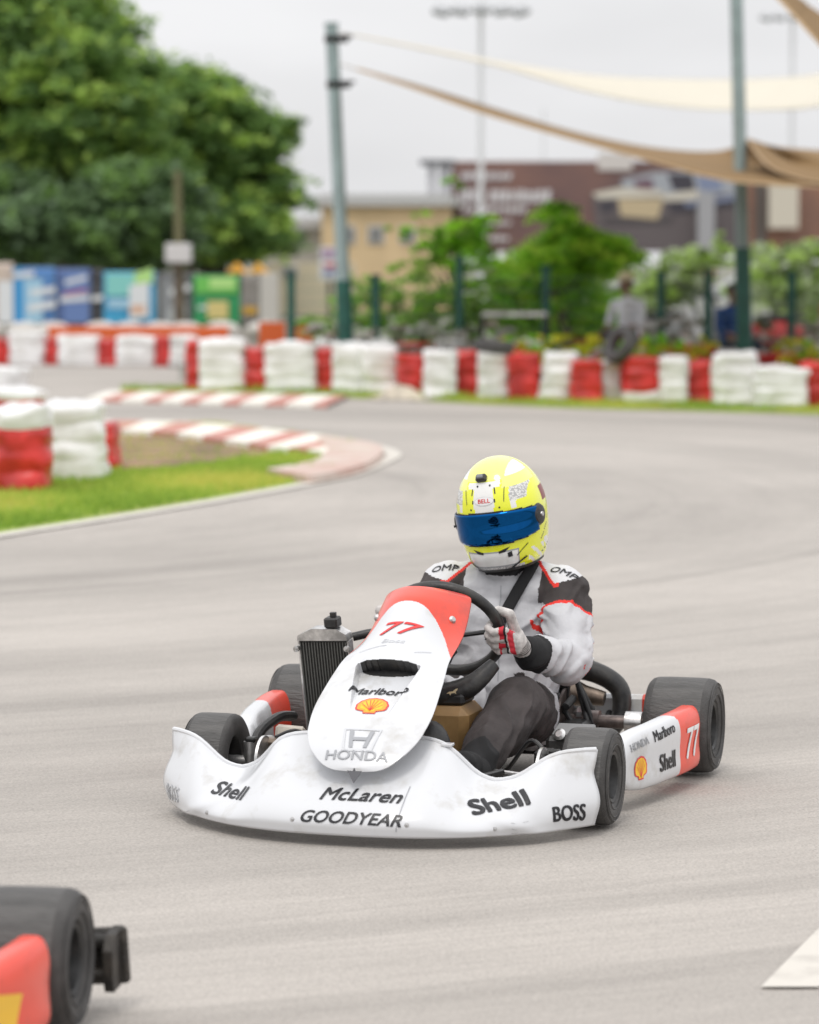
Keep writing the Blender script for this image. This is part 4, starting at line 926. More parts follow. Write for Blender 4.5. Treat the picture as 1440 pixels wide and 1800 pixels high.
def nose_c(t):                              # centre line of the nose panel: height along it 0..1
    u = interp(t, [0, .1, .3, .5, .7, .88, 1], [1.425, 1.392, 1.262, 1.110, .965, .845, .775])
    z = interp(t, [0, .1, .3, .5, .7, .88, 1], [.192, .235, .328, .418, .507, .585, .606])
    return u, z
def nose_w(t): return interp(t, [0, .02, .06, .12, .2, .3, .42, .55, .7, .84, .94, 1], [.004, .056, .100, .135, .158, .166, .160, .148, .138, .132, .124, .096])
def nose_surface(t, v):
    w_ = nose_w(t); u, z = nose_c(t)
    back = interp(t, [0, .15, .4, .6, .75, .9, 1], [.0, .012, .045, .085, .135, .15, .12])
    tl = interp(t, [0, .2, .5, .68, .8, 1], [0, 0, .0, .035, .05, .02])
    vv = abs(v)**2.2
    s_ = w_*v
    # scoop: slot with a lip, then a tray running forward
    def sm(x): x = max(0, min(1, x)); return x*x*(3-2*x)
    half = .086-.040*max(0, (.50-t))/.27
    ins = sm((half-abs(s_))/.008+.5)
    dep = 0
    lipt = .520+.006*math.cos(s_/.075*2.2)
    if t < lipt and t > .20: dep = .034*sm((t-.21)/(lipt-.21))**1.15*ins
    if t >= lipt: dep = -.010*sm(1-(t-lipt)/.07)*sm((.085-abs(s_))/.03)
    n = Vector((.70, 0, .714))
    return Vector((u-back*vv, s_-.018*t, z-.01*vv-tl*vv))-n*dep

def make_kart(loc, rz, label, pal, main=True):
    body, accent, num = pal
    root = empty('racing_kart', loc, rz, label, 'go-kart', 'racing karts')
    for (u, s_, r, wd, rim, st) in ((WB, FS, FR, .13, .064, .0), (WB, -FS, FR, .13, .064, .0), (0, RS, RR, .2, .066, 0), (0, -RS, RR, .2, .066, 0)): wheel(root, u, s_, r, wd, rim, st)
    # chassis tubes, floor, axle
    mb = MB(); T = black_mt
    for s_ in (-1, 1):
        mb.tube([(-.12, s_*.30, .06), (.3, s_*.33, .05), (.62, s_*.30, .05), (.85, s_*.20, .05), (1.22, s_*.17, .055)], .015, T, n=12, smooth=6)
        mb.tube([(.86, s_*.20, .05), (WB, s_*.34, .08), (WB, s_*.44, .10)], .015, T, n=10, smooth=4)
    mb.tube([(.05, -.32, .055), (.05, .32, .055)], .015, T, n=10); mb.tube([(.6, -.30, .05), (.6, .30, .05)], .013, T, n=10); mb.tube([(1.22, -.17, .055), (1.22, .17, .055)], .014, T, n=10)
    mb.build('chassis', root)
    mb = MB(); mb.box((.86, 0, .034), (.74, .42, .004), mat('floor_tray', (.30, .30, .30), .4, metal=.8)); mb.build('floor_tray', root)
    mb = MB(); mb.tube([(0, -.47, RR), (0, .47, RR)], .020, darksteel, n=20)
    for s_ in (.30, .43, -.30, -.43): mb.tube([(0, s_-.025, RR), (0, s_+.025, RR)], .033, darksteel if abs(s_) < .4 else silver, n=20)
    mb.build('rear_axle', root)
    for s_ in (-1, 1):
        mb = MB(); mb.tube([(WB, s_*.43, FR), (WB, s_*.50, FR)], .016, silver, n=14); mb.tube([(WB, s_*.435, .075), (WB, s_*.435, .185)], .018, silver, n=14)
        mb.box((WB-.02, s_*.44, .12), (.05, .035, .05), silver, bev=.2); mb.box((WB, s_*.43, .19), (.03, .03, .015), black_mt, bev=.3)
        mb.tube([(WB, s_*.42, .085), (WB-.10, s_*.40, .085)], .010, silver, n=10); mb.ell((WB-.10, s_*.40, .09), (.016,)*3, silver, 12); mb.build('steering_knuckle', root)
        mb = MB(); mb.tube([(WB-.10, s_*.39, .10), (WB-.13, s_*.22, .11), (WB-.15, s_*.05, .12)], .009, silver, n=10); mb.ell((WB-.105, s_*.38, .10), (.014,)*3, silver, 10); mb.build('tie_rod', root)
        # front brake disc and hydraulic bits
        mb = MB(); mb.lathe([(.03, -.004), (.072, -.004), (.072, .004), (.03, .004)], (WB, s_*.395, FR), (0, 1, 0), silver, 28, closed=True); mb.build('brake_disc', root)
        mb = MB(); mb.box((WB-.055, s_*.39, .165), (.055, .055, .05), bronze if s_ < 0 else black_mt, bev=.2); mb.build('brake_caliper', root)
        mb = MB(); mb.tube([(WB-.06, s_*.38, .19), (WB-.12, s_*.33, .20), (WB-.18, s_*.26, .12), (WB-.25, s_*.22, .09)], .006, black_pl, n=8, smooth=6); mb.build('brake_hose', root)
        # pedals
        mb = MB(); mb.tube([(1.10, s_*.13, .05), (1.12, s_*.13, .19)], .007, silver, n=8); mb.box((1.115, s_*.13, .19), (.016, .06, .03), silver, bev=.2); mb.build('pedal', root)
    # front fairing
    mb = MB(); mb.grid(lambda i, j: bumper_surface(-.60+1.20*i, j), 161, 34, body)
    fair_b = mb.bvh(); fair = mb.build('front_fairing', root, smooth=70, solid=.005, off=1)
    mb = MB(); mb.tube([bumper_surface(-.595+1.19*i/60, 1)+Vector((-.003, 0, -.001)) for i in range(61)], .0065, body, n=8); mb.build('rolled_edge', fair)
    mb = MB(); mb.tube([(1.06, -.3, .14), (1.30, -.24, .15), (1.33, 0, .15), (1.30, .24, .15), (1.06, .3, .14)], .010, black_mt, n=10, smooth=6); mb.build('bumper_bar', root)
    # nose panel
    def nmat(i, j):
        t, v = i, abs(-1+2*j)
        if accent is not None:
            arch = .80-.0*v if False else (.845-.27*v**2.4)
            if t > arch: return accent
        return body
    mb = MB(); NU, NV = (331, 161) if main else (81, 41); mb.grid(lambda i, j: nose_surface(i, -1+2*j), NU, NV, body, mf=nmat); nose_b = mb.bvh()
    # blacken the scoop's mouth: the dark of the opening put into the colour
    kblk = mb.mi(black_pl)
    for q, f in enumerate(mb.f):
        i, j = q//(NV-1), q % (NV-1); t = (i+.5)/(NU-1); v = -1+2*(j+.5)/(NV-1); s_ = nose_w(t)*v
        if abs(s_) < .080 and .492+.02*(abs(s_)/.08)**3 < t < .520+.006*math.cos(s_/.075*2.2)+.004: mb.m[q] = kblk
    nose = mb.build('nose_panel', root, smooth=50, solid=.0045, off=-1)
    # steering
    cw = Vector((.530, -.004, .462)); nrm = Vector((-.80, 0, .60)).normalized()   # towards the driver
    ax2 = Vector((0, 1, 0)); ax1 = ax2.cross(nrm).normalized()
    circ = lambda r, a: cw+ax2*math.cos(a)*r+ax1*math.sin(a)*r
    mb = MB(); mb.tube([circ(.162, 2*math.pi*i/48) for i in range(48)], .0165, black_pl, n=14, closed=True); st = mb.build('steering_wheel', root)
    mb = MB()
    for a in (0, 2.2, 4.08): mb.tube([circ(.03, a)-nrm*.03, circ(.154, a)], .014, black_mt, n=8, flat=.5)
    mb.lathe([(0, -.04), (.05, -.04), (.055, 0), (.05, .02), (0, .022)], cw-nrm*.02, nrm, black_pl, 24); mb.build('spoke', st)
    mb = MB(); mb.tube([cw-nrm*.03, Vector((1.0, 0, .09))], .010, silver, n=10); mb.build('steering_column', root)
    mb = MB(); L = [Vector((.60, -.16, .33)), Vector((.63, -.09, .295)), Vector((.64, .0, .285)), Vector((.62, .09, .31)), Vector((.57, .15, .37))]
    mb.tube(L, [.018, .030, .034, .032, .02], black_pl, n=12, smooth=6); pad_b = mb.bvh(); pad = mb.build('wheel_pad', root)
    # tank
    mb = MB(); mb.box((.60, .03, .155), (.20, .15, .21), tank_m, bev=.16); tk = mb.build('fuel_tank', root); mb = MB(); mb.box((.60, .03, .277), (.13, .11, .035), black_pl, bev=.25); mb.lathe([(.035, 0), (.035, .02), (.03, .025), (0, .025)], (.60, .03, .29), (0, 0, 1), black_pl, 24); mb.build('tank_cap', tk)
    mb = MB(); mb.ell((.93, .065, .16), (.06, .06, .095), black_pl, 22); mb.tube([(.93, .065, .05), (.93, .065, .16)], .058, black_pl, n=22); mb.build('brake_reservoir_cover', root)
    # seat
    def seat_s(i, j):
        a = -1+2*j; t = i
        path_u = interp(t, [0, .3, .5, .7, 1], [.34, .12, -.04, -.13, -.22]); path_z = interp(t, [0, .3, .5, .7, 1], [.085, .045, .07, .20, .42])
        hw = interp(t, [0, .4, .7, 1], [.15, .185, .20, .17]); lift = interp(t, [0, .4, .7, 1], [.05, .13, .08, .02]); fwd = interp(t, [0, .4, .7, 1], [0, .02, .12, .10])
        return Vector((path_u+fwd*abs(a)**2.5, .03+hw*a, path_z+lift*abs(a)**2.5))
    mb = MB(); mb.grid(seat_s, 24, 21, black_pl); mb.build('seat', root, smooth=80, solid=.006)
    for s_ in (-1, 1):
        for (a, b) in (((-.05, .185, .30), (-.06, .33, .09)), ((-.09, .19, .30), (.12, .34, .055))):
            mb = MB(); mb.tube([(a[0], .03*(s_ > 0)+s_*a[1], a[2]), (b[0], s_*b[1], b[2])], .0085, black_mt, n=10); mb.build('seat_stay', root)
    for a, b in (((.01, .236, .315), (.03, .325, .10)), ((.03, .165, .262), (.07, .285, .10)), ((.05, .19, .235), (.06, .215, .13)), ((-.10, .12, .26), (-.12, .29, .09))):
        mb = MB(); mb.tube([a, b], .0085, black_mt, n=10); mb.build('seat_stay', root)
    # side pods
    for s_ in (-1, 1):
        def sp(i, j, s_=s_):
            # i along length (0 front .. 1 rear), j round the section
            u = .80-.62*i; out = .585+.085*interp(i, [0, .5, 1], [0, .62, 1]); fr = interp(i, [0, .03, .08, .16, .3, 1], [.25, .6, .82, .95, 1, 1])
            zt = interp(i, [0, .12, .4, 1], [.165, .200, .212, .222]); zb = interp(i, [0, .1, .3, 1], [.075, .048, .040, .040])
            zm = (zt+zb)/2; hh = (zt-zb)/2*fr; thk = .030*fr+.014
            a = 2*math.pi*j; ca, sa = math.cos(a), math.sin(a); e = .45
            y = math.copysign(abs(ca)**e, ca)*thk*(1-.25*(sa > 0)*sa); z = math.copysign(abs(sa)**.55, sa)*hh
            cave = .008*math.exp(-((z+.01)/.05)**2)*(ca > .3)
            return Vector((u, s_*(out-.045+y-cave), zm+z))
        def smf(i, j): return (accent or body) if i > .66+.03*math.cos(2*math.pi*j) else body
        mb = MB(); mb.grid(sp, 90, 64, body, cv=True, mf=smf)
        mb.f.append(tuple(range(64))); mb.m.append(0); mb.f.append(tuple(range(89*64, 90*64))[::-1]); mb.m.append(mb.mi(accent or body))
        pod_b = mb.bvh(); pod = mb.build('side_pod', root, smooth=45)
        mb = MB(); mb.tube([(.72, s_*.33, .07), (.70, s_*.50, .09), (.60, s_*.55, .10)], .011, black_mt, n=10, smooth=5); mb.build('side_bar', root); mb = MB(); mb.tube([(.28, s_*.33, .07), (.28, s_*.50, .09), (.36, s_*.58, .10)], .011, black_mt, n=10, smooth=5); mb.build('side_bar', root)
        if main and s_ > 0:
            d = (0, -1, 0); r_ = (-1, 0, 0)
            decal([(scallop(.036), red_print), (scallop(.031), yellow_print)]+[(line((0, -.024), (.027*math.cos(R_(a)), .024*math.sin(R_(a))+.002), .0016), red_print) for a in (20, 50, 75, 105, 130, 160)], pod_b, (.665, .8, .105), r_, d, pod, 'scallop_emblem', edge=.01)
            decal([(text_shape('Shell', .068, bold=.03), black_print)], pod_b, (.48, .8, .100), (-1, 0, .0), d, pod, 'lettering')
            decal([(text_shape('HONDA', .030, bold=.01), grey_print)], pod_b, (.67, .8, .172), (-1, 0, .10), d, pod, 'lettering')
            decal([(text_shape('Marlboro', .042, bold=.02), black_print)], pod_b, (.50, .8, .185), (-1, 0, .06), d, pod, 'lettering')
            decal([(text_shape('77', .125, shear=.15, bold=.02), white_print)], pod_b, (.275, .8, .125), r_, d, pod, 'race_number')
        if main and s_ < 0:
            decal([(text_shape('Marlboro', .04, bold=.02), grey_print)], pod_b, (.45, -.8, .18), (1, 0, 0), (0, 1, 0), pod, 'lettering')
        if not main and s_ > 0:
            decal([(poly([(-.25, -.09), (.0, -.07), (.06, .03), (-.25, .085)]), yellow_print)], pod_b, (.40, .8, .115), (-1, 0, 0), (0, -1, 0), pod, 'yellow_panel')
    # rear bumper
    mb = MB()
    if main:
        mb.tube([(-.24, -.50, .15), (-.27, -.3, .15), (-.27, .3, .15), (-.24, .50, .15)], .014, black_mt, n=12, smooth=5); mb.box((-.26, -.02, .155), (.04, .86, .07), white_fibre, bev=.3); mb.box((-.262, .44, .155), (.045, .10, .074), red_fibre, bev=.3)
        mb.tube([(-.10, -.3, .06), (-.26, -.3, .14)], .012, black_mt, n=10); mb.tube([(-.10, .3, .06), (-.26, .3, .14)], .012, black_mt, n=10)
    else:
        bd = mat('grimy_black_plastic', (.014, .012, .010), .6, col2=(.05, .042, .034), vscale=18, bump=.6, bscale=50)
        mb.tube([(-.20, -.70, .135), (-.215, 0, .135), (-.20, .70, .135)], .017, bd, n=12, smooth=5); mb.tube([(-.20, -.70, .065), (-.215, 0, .065), (-.20, .70, .065)], .014, bd, n=12, smooth=5)
        for q in (-.45, -.2, .2, .45): mb.tube([(-.10, q, .07), (-.20, q, .10)], .012, bd, n=8)
        for q in (-1, 1): mb.prism([(-.055, .045), (.03, .040), (.045, .07), (.045, .125), (.02, .155), (-.055, .16)], .020, bd, org=(-.19, q*.70+.01, 0)); mb.box((-.225, q*.66, .10), (.022, .13, .115), bd, bev=.25, rot=Matrix.Rotation(R_(4), 3, 'X'))
    mb.build('rear_bumper', root)
    # engine on the driver's right, exhaust, airbox, radiator
    mb = MB(); mb.box((.08, -.27, .15), (.20, .15, .16), silver, bev=.12); mb.tube([(.12, -.27, .22), (.14, -.27, .31)], .055, silver, n=20)
    for k_ in range(6): mb.tube([(.12+.003*k_, -.27, .235+.012*k_), (.12+.003*k_, -.27, .240+.012*k_)], .068, silver, n=20)
    mb.build('engine', root)
    mb = MB(); mb.tube([(.0, -.20, .20), (-.12, -.08, .23), (-.16, .06, .215), (-.17, .20, .200)], [.03, .045, .052, .048], bronze, n=20, smooth=6); mb.tube([(-.17, .20, .200), (-.17, .24, .195), (-.17, .30, .185)], [.048, .03, .022], bronze, n=18, smooth=3); mb.build('exhaust_pipe', root)
    mb = MB(); mb.tube([(-.16, -.10, .25), (-.17, .03, .272), (-.18, .14, .282), (-.2, .26, .262), (-.21, .335, .215), (-.2, .345, .14), (-.18, .32, .09)], [.028, .036, .036, .032, .030, .028, .026], black_pl, n=18, smooth=7); mb.build('intake_hose', root)
    if main:
        for q in ((-.185, .17, .318), (-.2, .245, .30)): mb = MB(); mb.box(q, (.02, .03, .012), silver, bev=.3); mb.build('hose_clip', root)
    mb = MB(); mb.box((.08, .27, .125), (.11, .08, .05), black_mt, bev=.2); mb.box((-.01, .27, .145), (.05, .05, .07), silver, bev=.25); mb.tube([(.08, .24, .19), (.03, .25, .21)], .012, black_mt, n=10); mb.build('brake_cylinder', root)
    mb = MB(); mb.lathe([(.03, -.004), (.095, -.004), (.095, .004), (.03, .004)], (0, .22, RR), (0, 1, 0), darksteel, 32, closed=True); mb.build('rear_brake_disc', root)
    mb = MB(); mb.box((.52, .37, .115), (.16, .13, .12), black_pl, bev=.1); bt = mb.build('battery_box', root); mb = MB(); mb.box((.56, .38, .185), (.08, .11, .022), mat('grey_plastic', (.20, .20, .20), .5), bev=.2, rot=Matrix.Rotation(R_(14), 3, 'Y')); mb.lathe([(.014, 0), (.018, .006), (.010, .012), (0, .012)], (.60, .35, .18), (.8, -.2, .5), silver, 16); mb.build('box_lid', bt)
    mb = MB(); mb.box((.74, -.40, .155), (.10, .085, .07), mat('dusty_metal', (.48, .44, .38), .5, metal=.5, var=.3), bev=.12, rot=Matrix.Rotation(R_(-20), 3, 'Y') @ Matrix.Rotation(R_(15), 3, 'Z')); mb.build('water_pump', root)
    mb = MB(); mb.tube([(.90, -.43, .17), (.86, -.41, .17), (.84, -.39, .09), (.88, -.36, .06)], .012, silver, n=10, smooth=6); mb.tube([(.68, -.36, .16), (.72, -.33, .11), (.76, -.30, .06)], .012, silver, n=10, smooth=4); mb.tube([(.80, -.49, .06), (.74, -.50, .16), (.62, -.48, .20), (.5, -.47, .19)], .015, black_pl, n=10, smooth=6); mb.build('coolant_hose', root)
    # radiator
    rr = empty('radiator', (.42, -.385, .275), 0); rr.parent = root; rr.rotation_euler = (R_(2.5), R_(8), R_(-6))
    mb = MB(); mb.box((0, 0, 0), (.026, .150, .27), rad_core, bev=.05)
    for k_ in range(17): mb.box((.0155, -.0715+k_*.00895, 0), (.006, .0028, .262), mat('radiator_rib', (.16, .16, .15), .5, metal=.6), bev=0)
    mb.build('core', rr)
    mb = MB(); mb.prism([(-.080, 0), (.080, 0), (.076, .018), (.048, .034), (-.030, .036), (-.076, .016)], .044, silver, org=(-.022, 0, .137), ux=(0, 1, 0), uy=(0, 0, 1)); mb.box((0, 0, -.145), (.036, .16, .022), silver, bev=.15); mb.box((0, -.078, 0), (.032, .006, .27), silver, bev=.1); mb.box((0, .078, 0), (.032, .006, .27), silver, bev=.1); mb.build('header_tank', rr)
    mb = MB(); mb.box((0, .030, .188), (.04, .042, .030), black_pl, bev=.15); mb.box((0, .034, .21), (.012, .018, .014), black_pl, bev=.1); mb.build('filler_cap', rr)
    mb = MB()
    for q in (-1, 1): mb.lathe([(.006, 0), (.009, .006), (.009, .016), (0, .018)], (.018, q*.080, .115), (1, 0, 0), silver, 14)
    mb.build('bolt', rr)
    mb = MB(); mb.tube([(.40, -.32, .415), (.36, -.24, .425), (.25, -.22, .36), (.15, -.25, .30)], .013, black_pl, n=12, smooth=6); mb.build('radiator_hose', root)
    if main:
        # lettering on the fairing: facing forward
        def fd(txt, s_, z, size, sh=0, bold=.02, m=black_print, sx=1, name='lettering', tilt=0, sp=1):
            c = bumper_surface(s_, min(1, max(0, (z-.024)/(bump_h(s_)-.024)))); n0 = (bumper_surface(s_+.02, .5)-bumper_surface(s_-.02, .5)); r = Vector((n0.x, n0.y, 0)).normalized(); r = (r+Vector((0, 0, tilt))).normalized()
            d = Vector((-.9, 0, -.35)); d = (d-d.dot(r)*r).normalized()
            return decal([(text_shape(txt, size, sh, bold, sp, sx), m)], fair_b, c, r, d, fair, name)
        fd('McLaren', .050, .122, .052, .32, .03, sx=1.22); fd('GOODYEAR', .036, .070, .045, .30, .03, sx=1.12)
        fd('Shell', .392, .098, .070, .0, .05, sx=1.25, tilt=.10); fd('BOSS', .550, .068, .050, 0, .035, sx=.95)
        fd('Shell', -.345, .098, .062, .0, .03, m=black_print, sx=1.2, tilt=-.16); fd('BOSS', -.555, .062, .05, 0, .01, m=pale_print, sx=1)
        def ndl(shapes, t, v, size_note=None, name='lettering', edge=.012):
            c = nose_surface(t, v); return decal(shapes, nose_b, c, (0, 1, 0), Vector((-.70, 0, -.714)), nose, name, edge=edge, up=(-.714, 0, .70))
        ndl([(text_shape('77', .070, .25, .03, sx=1.5), red_print)], .700, -.08, name='race_number')
        ndl([(text_shape('Boss', .024, .2, .0, sx=1.5), pale_print)], .635, -.05)
        ndl([(text_shape('Marlboro', .044, .2, .03, sx=.98), black_print)], .400, 0)
        ndl([(scallop(.036, 1.12), red_print), (scallop(.036), orange_print), (scallop(.028), yellow_print)]+[(line((0, -.022), (.030*math.cos(R_(a)), .028*math.sin(R_(a))), .0018), red_print) for a in (15, 45, 70, 90, 110, 135, 165)], .315, .0, name='scallop_emblem')
        sq = lambda w0, w1, h, t0: poly([(-w0, -h), (w0, -h), (w1, h), (-w1, h)])
        frame = ([(-.040, -.040), (.040, -.040), (.052, .040), (-.052, .040), (-.035, -.034), (.035, -.034), (.046, .034), (-.046, .034)], [(0, 1, 5, 4), (1, 2, 6, 5), (2, 3, 7, 6), (3, 0, 4, 7)])
        ndl([(frame, pale_print), (poly([(-.024, -.028), (-.014, -.028), (-.022, .030), (-.034, .030)]), grey_print), (poly([(.014, -.028), (.024, -.028), (.034, .030), (.022, .030)]), grey_print), (poly([(-.018, -.004), (.018, -.004), (.020, .007), (-.020, .007)]), grey_print)], .150, -.0, name='winged_letter_emblem')
        ndl([(text_shape('HONDA', .040, 0, .02, sx=1.15), grey_print)], .073, 0)
        ndl([(line((-.10, .0), (-.02, .01), .0016), grey_print), (line((.06, -.01), (.10, .012), .0016), grey_print)], .60, 0, name='pencil_line')
        for v in (-.80, .80):
            c = nose_surface(.80, v); mb = MB(); mb.lathe([(.008, -.002), (.011, .003), (.006, .009), (0, .010)], c, (.6, .75*(1 if v > 0 else -1), .3), silver, 16); mb.build('fixing_bolt', nose)
        mb = MB(); mb.prism([(-.022, .0), (.022, .0), (.004, -.040)], .002, C('notch_grey', (.10, .10, .11)), org=nose_surface(.0, 0)+Vector((-.004, 0, -.006)), ux=(0, 1, 0), uy=(-.6, 0, .8)); mb.build('fairing_notch_dark', fair)  # flat dark triangle laid on for the darkness of the notch
        c = bumper_surface(.0, .5)
        decal([(line((-.012, -.10), (.0, .03), .0022), grey_print)], fair_b, bumper_surface(.175, .45), (0, 1, 0), (-.9, 0, -.35), fair, 'panel_joint')
        for q in (.232,): mb = MB(); mb.box(bumper_surface(q, 1)+Vector((-.006, 0, .002)), (.03, .03, .008), white_fibre, bev=.2); mb.build('fixing_tab', fair)
        rs = random.Random(5)
        for k_ in range(10):
            a_ = rs.choice([rs.uniform(-.59, -.42), rs.uniform(.44, .59)]); L_ = rs.uniform(.008, .028); an = rs.uniform(-.5, .5)
            decal([(line((-L_/2, -L_*an/2), (L_/2, L_*an/2), rs.uniform(.0006, .0016)), scuff_print)], fair_b, bumper_surface(a_, rs.uniform(.03, .30)), (0, 1, 0), (-.95, 0, -.1), fair, 'scuff')
        for a_ in (-.40, -.12, .19, .40):
            c = bumper_surface(a_, .16); mb = MB(); mb.lathe([(.006, -.001), (.006, .002), (0, .003)], c, (1, 0, .2), silver, 12); mb.build('fairing_screw', fair)
        # leaping cat emblem on the pad
        cat_ = poly([(-.018, -.004), (-.010, .001), (0, .001), (.008, .007), (.014, .008), (.012, .003), (.008, -.001), (.009, -.008), (.005, -.004), (-.004, -.004), (-.008, -.010), (-.010, -.004)])
        decal([(cat_, mat('gold_print', (.62, .50, .30), .5))], pad_b, (.65, .055, .30), (0, 1, .1), (-1, 0, 0), pad, 'cat_emblem', edge=.01, off=.001)
    return root
TH = R_(16.2); RZ = math.atan2(-math.cos(TH), -math.sin(TH)); KL = Vector((.254, 10.07, 0))
make_kart(KL, RZ, 'white racing kart with red nose top carrying the yellow-helmeted driver', (white_fibre, red_fibre, 77))
TH2 = R_(8); p2 = Vector((-.66+.02-.58*math.cos(TH2)+.0, 6.62+.58*math.sin(TH2), 0))
p2 = Vector((-.745, 6.55, 0))-Vector((math.cos(TH2), -math.sin(TH2), 0))*.578
make_kart(p2, math.atan2(-math.cos(TH2), -math.sin(TH2)), 'red kart cut off at the lower left corner with black rear bumper', (red_fibre, red_fibre, 0), main=False)

# ------------------------------------------------------------------ driver
drv = empty('person', KL, RZ, 'person driving the white kart in a white and dark suit and yellow full-face helmet', 'person')
LS, LE, LW = Vector((.05, .218, .540)), Vector((.215, .290, .345)), Vector((.445, .200, .400))
RS_, RE, RW = Vector((.05, -.122, .545)), Vector((.22, -.235, .38)), Vector((.46, -.155, .44))
mb = MB(); m = suit_w
mb.ell((-.02, .03, .17), (.15, .165, .12), m, 24); mb.cap((0, .035, .20), (.02, .045, .36), .135, .14, m, 24)
mb.ell((.02, .035, .26), (.150, .165, .13), m, 24); mb.ell((.03, .048, .42), (.13, .172, .15), m, 24); mb.ell((.04, .05, .525), (.095, .19, .075), m, 24)
mb.cap((.02, .05, .59), (.045, .19, .565), .048, .045, m); mb.cap((.02, .05, .59), (.045, -.09, .565), .048, .045, m)
mb.cap((.03, .05, .56), (.07, .05, .64), .072, .066, m); mb.ell((.10, .05, .76), (.09, .08, .11), m, 16)
for (S_, E_, W_, sg) in ((LS, LE, LW, 1), (RS_, RE, RW, -1)):
    mb.cap(S_, E_, .070, .054, m, 20); mb.cap(E_, W_+(E_-W_)*.12, .055, .040, m, 20); mb.ell(S_+Vector((0, sg*.01, -.008)), (.078, .070, .066), m, 20)
    mb.ell(E_.lerp(W_, .15)+Vector((0, 0, -.018)), (.062, .055, .056), m, 18)
    for q in (.35, .5, .66, .82): mb.ell(E_.lerp(W_, q)+Vector((0, 0, -.004)), (.050, .050, .056-.012*q), m, 14, rot=Matrix.Rotation(R_(20*sg), 3, 'Z'))
# legs
LH, LK, LA = Vector((.02, .11, .15)), Vector((.50, .195, .245)), Vector((.875, .175, .125))
RH, RK, RA = Vector((.02, -.04, .15)), Vector((.50, -.11, .255)), Vector((.875, -.09, .125))
for (H_, K_, A_, sg) in ((LH, LK, LA, 1), (RH, RK, RA, -1)):
    mb.cap(H_, K_, .10, .078, m, 22); mb.cap(K_, A_, .080, .052, m, 22); mb.ell(K_+Vector((.01, 0, .0)), (.085, .074, .082), m, 20)
    mb.ell(K_.lerp(A_, .35)+Vector((0, 0, -.015)), (.11, .066, .072), m, 18)
    mb.cap(A_, A_+Vector((.13, 0, .01)), .045, .038, m, 16); mb.cap(A_+Vector((0, 0, -.02)), A_+Vector((.14, 0, .03)), .042, .036, m)
for i in range(9):                           # gathers in the cloth
    q = i/8; c = LS.lerp(LE, .25+.6*q); mb.ell(c, (.082-.012*q, .082-.010*q, .012), m, 16, rot=Matrix.Rotation(R_(35-20*math.sin(i*2.1)), 3, 'Y'))
body = remesh(mb, .0042, 9, 'body')
ks = [noise.noise_vector] 
nrms = [v.normal.copy() for v in body.vertices]
for v, n in zip(body.vertices, nrms):        # folds
    c = v.co.copy()
    f = noise.noise(Vector((c.x*9+3, c.y*16, c.z*26)))*.0066+noise.noise(Vector((c.x*24, c.y*24, c.z*18)))*.0022
    r = 1-abs(noise.noise(Vector((c.x*11+c.z*8, c.y*9-c.z*6, c.z*7+c.x*5))))*4.2; f += max(0, r)*.0085
    if c.z < .6 and (abs(c.y-.05) > .02 or c.x < .16): v.co = c+n*f
def segt(p, a, b):
    d = b-a; t = (p-a).dot(d)/d.length_squared; return t, (p-(a+d*max(0, min(1, t)))).length
def rule(c, n):
    c = Vector(c); tl, dl = segt(c, LS, LE); tr, dr = segt(c, RS_, RE); fl_, dfl = segt(c, LE, LW); fr_, dfr = segt(c, RE, RW)
    kt, kd = segt(c, LK, LA); ht, hd = segt(c, LH, LK); kt2, kd2 = segt(c, RK, RA); ht2, hd2 = segt(c, RH, RK)
    ys = c.y-.05; ay = abs(ys)
    if c.z > .578+.9*max(0, ay-.045) and ay < .085: return 3
    # legs
    for (kt_, kd_, ht_, hd_, K_, A_, H_, sg) in ((kt, kd, ht, hd, LK, LA, LH, 1), (kt2, kd2, ht2, hd2, RK, RA, RH, -1)):
        if (kd_ < .10 and kt_ > .92) or c.x > .84: return 3
        if c.x > .14 and c.z < .40 and (kd_ < .12 or hd_ < .12):
            ax = H_.lerp(K_, max(0, min(1, ht_))) if c.x < K_.x else K_.lerp(A_, max(0, min(1, kt_)))
            off = (c.y-ax.y)*sg
            if c.x < .60 and off < -.018-.05*max(0, .5-c.x)+max(0, c.x-.45)*-.6: return 0
            if min(hd_, kd_) < .12 and dl > .09 and dfl > .075 and dr > .09 and dfr > .075: return 1
    yoke = .095+.035*(c.z < .50)+.02*math.sin((c.z-.4)*9)
    ep = c.z-(.566+.10*max(0, ay-.19)*-1.0) ; front = c.x
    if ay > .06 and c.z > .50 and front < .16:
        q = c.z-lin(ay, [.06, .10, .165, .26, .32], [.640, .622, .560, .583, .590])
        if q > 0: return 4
        if q > -.012 and ay < .18: return 2
    # sleeves
    if dfl < .075 and fl_ > .15 and dl > .06:
        if fl_ > .70: return 3
        return 0
    if dfr < .075 and fr_ > .15 and dr > .06: return 3 if fr_ > .70 else 0
    for (t_, d_, sg) in ((tl, dl, 1), (tr, dr, -1)):
        if d_ < .105 and (ys*sg) > .08:
            lim = .36+.10*math.sin(c.x*22)
            if t_ > lim+.05: return 2 if (sg > 0 and fl_ < .12 and n.z < -.35 and c.y > .33 and n.z > -.6) else 0
            if t_ > lim: return 2
    if ay > yoke and c.z > .43-.10*(ay-.1): return 1
    if ay > yoke-.006 and c.z > .40 and c.z < .43: return 2
    return 0
paint(body, [suit_w, suit_d, suit_r, suit_k, suit_e], rule); bobj = link(body, 'body', drv)
bb = BVHTree.FromPolygons([v.co for v in body.vertices], [tuple(p.vertices) for p in body.polygons])
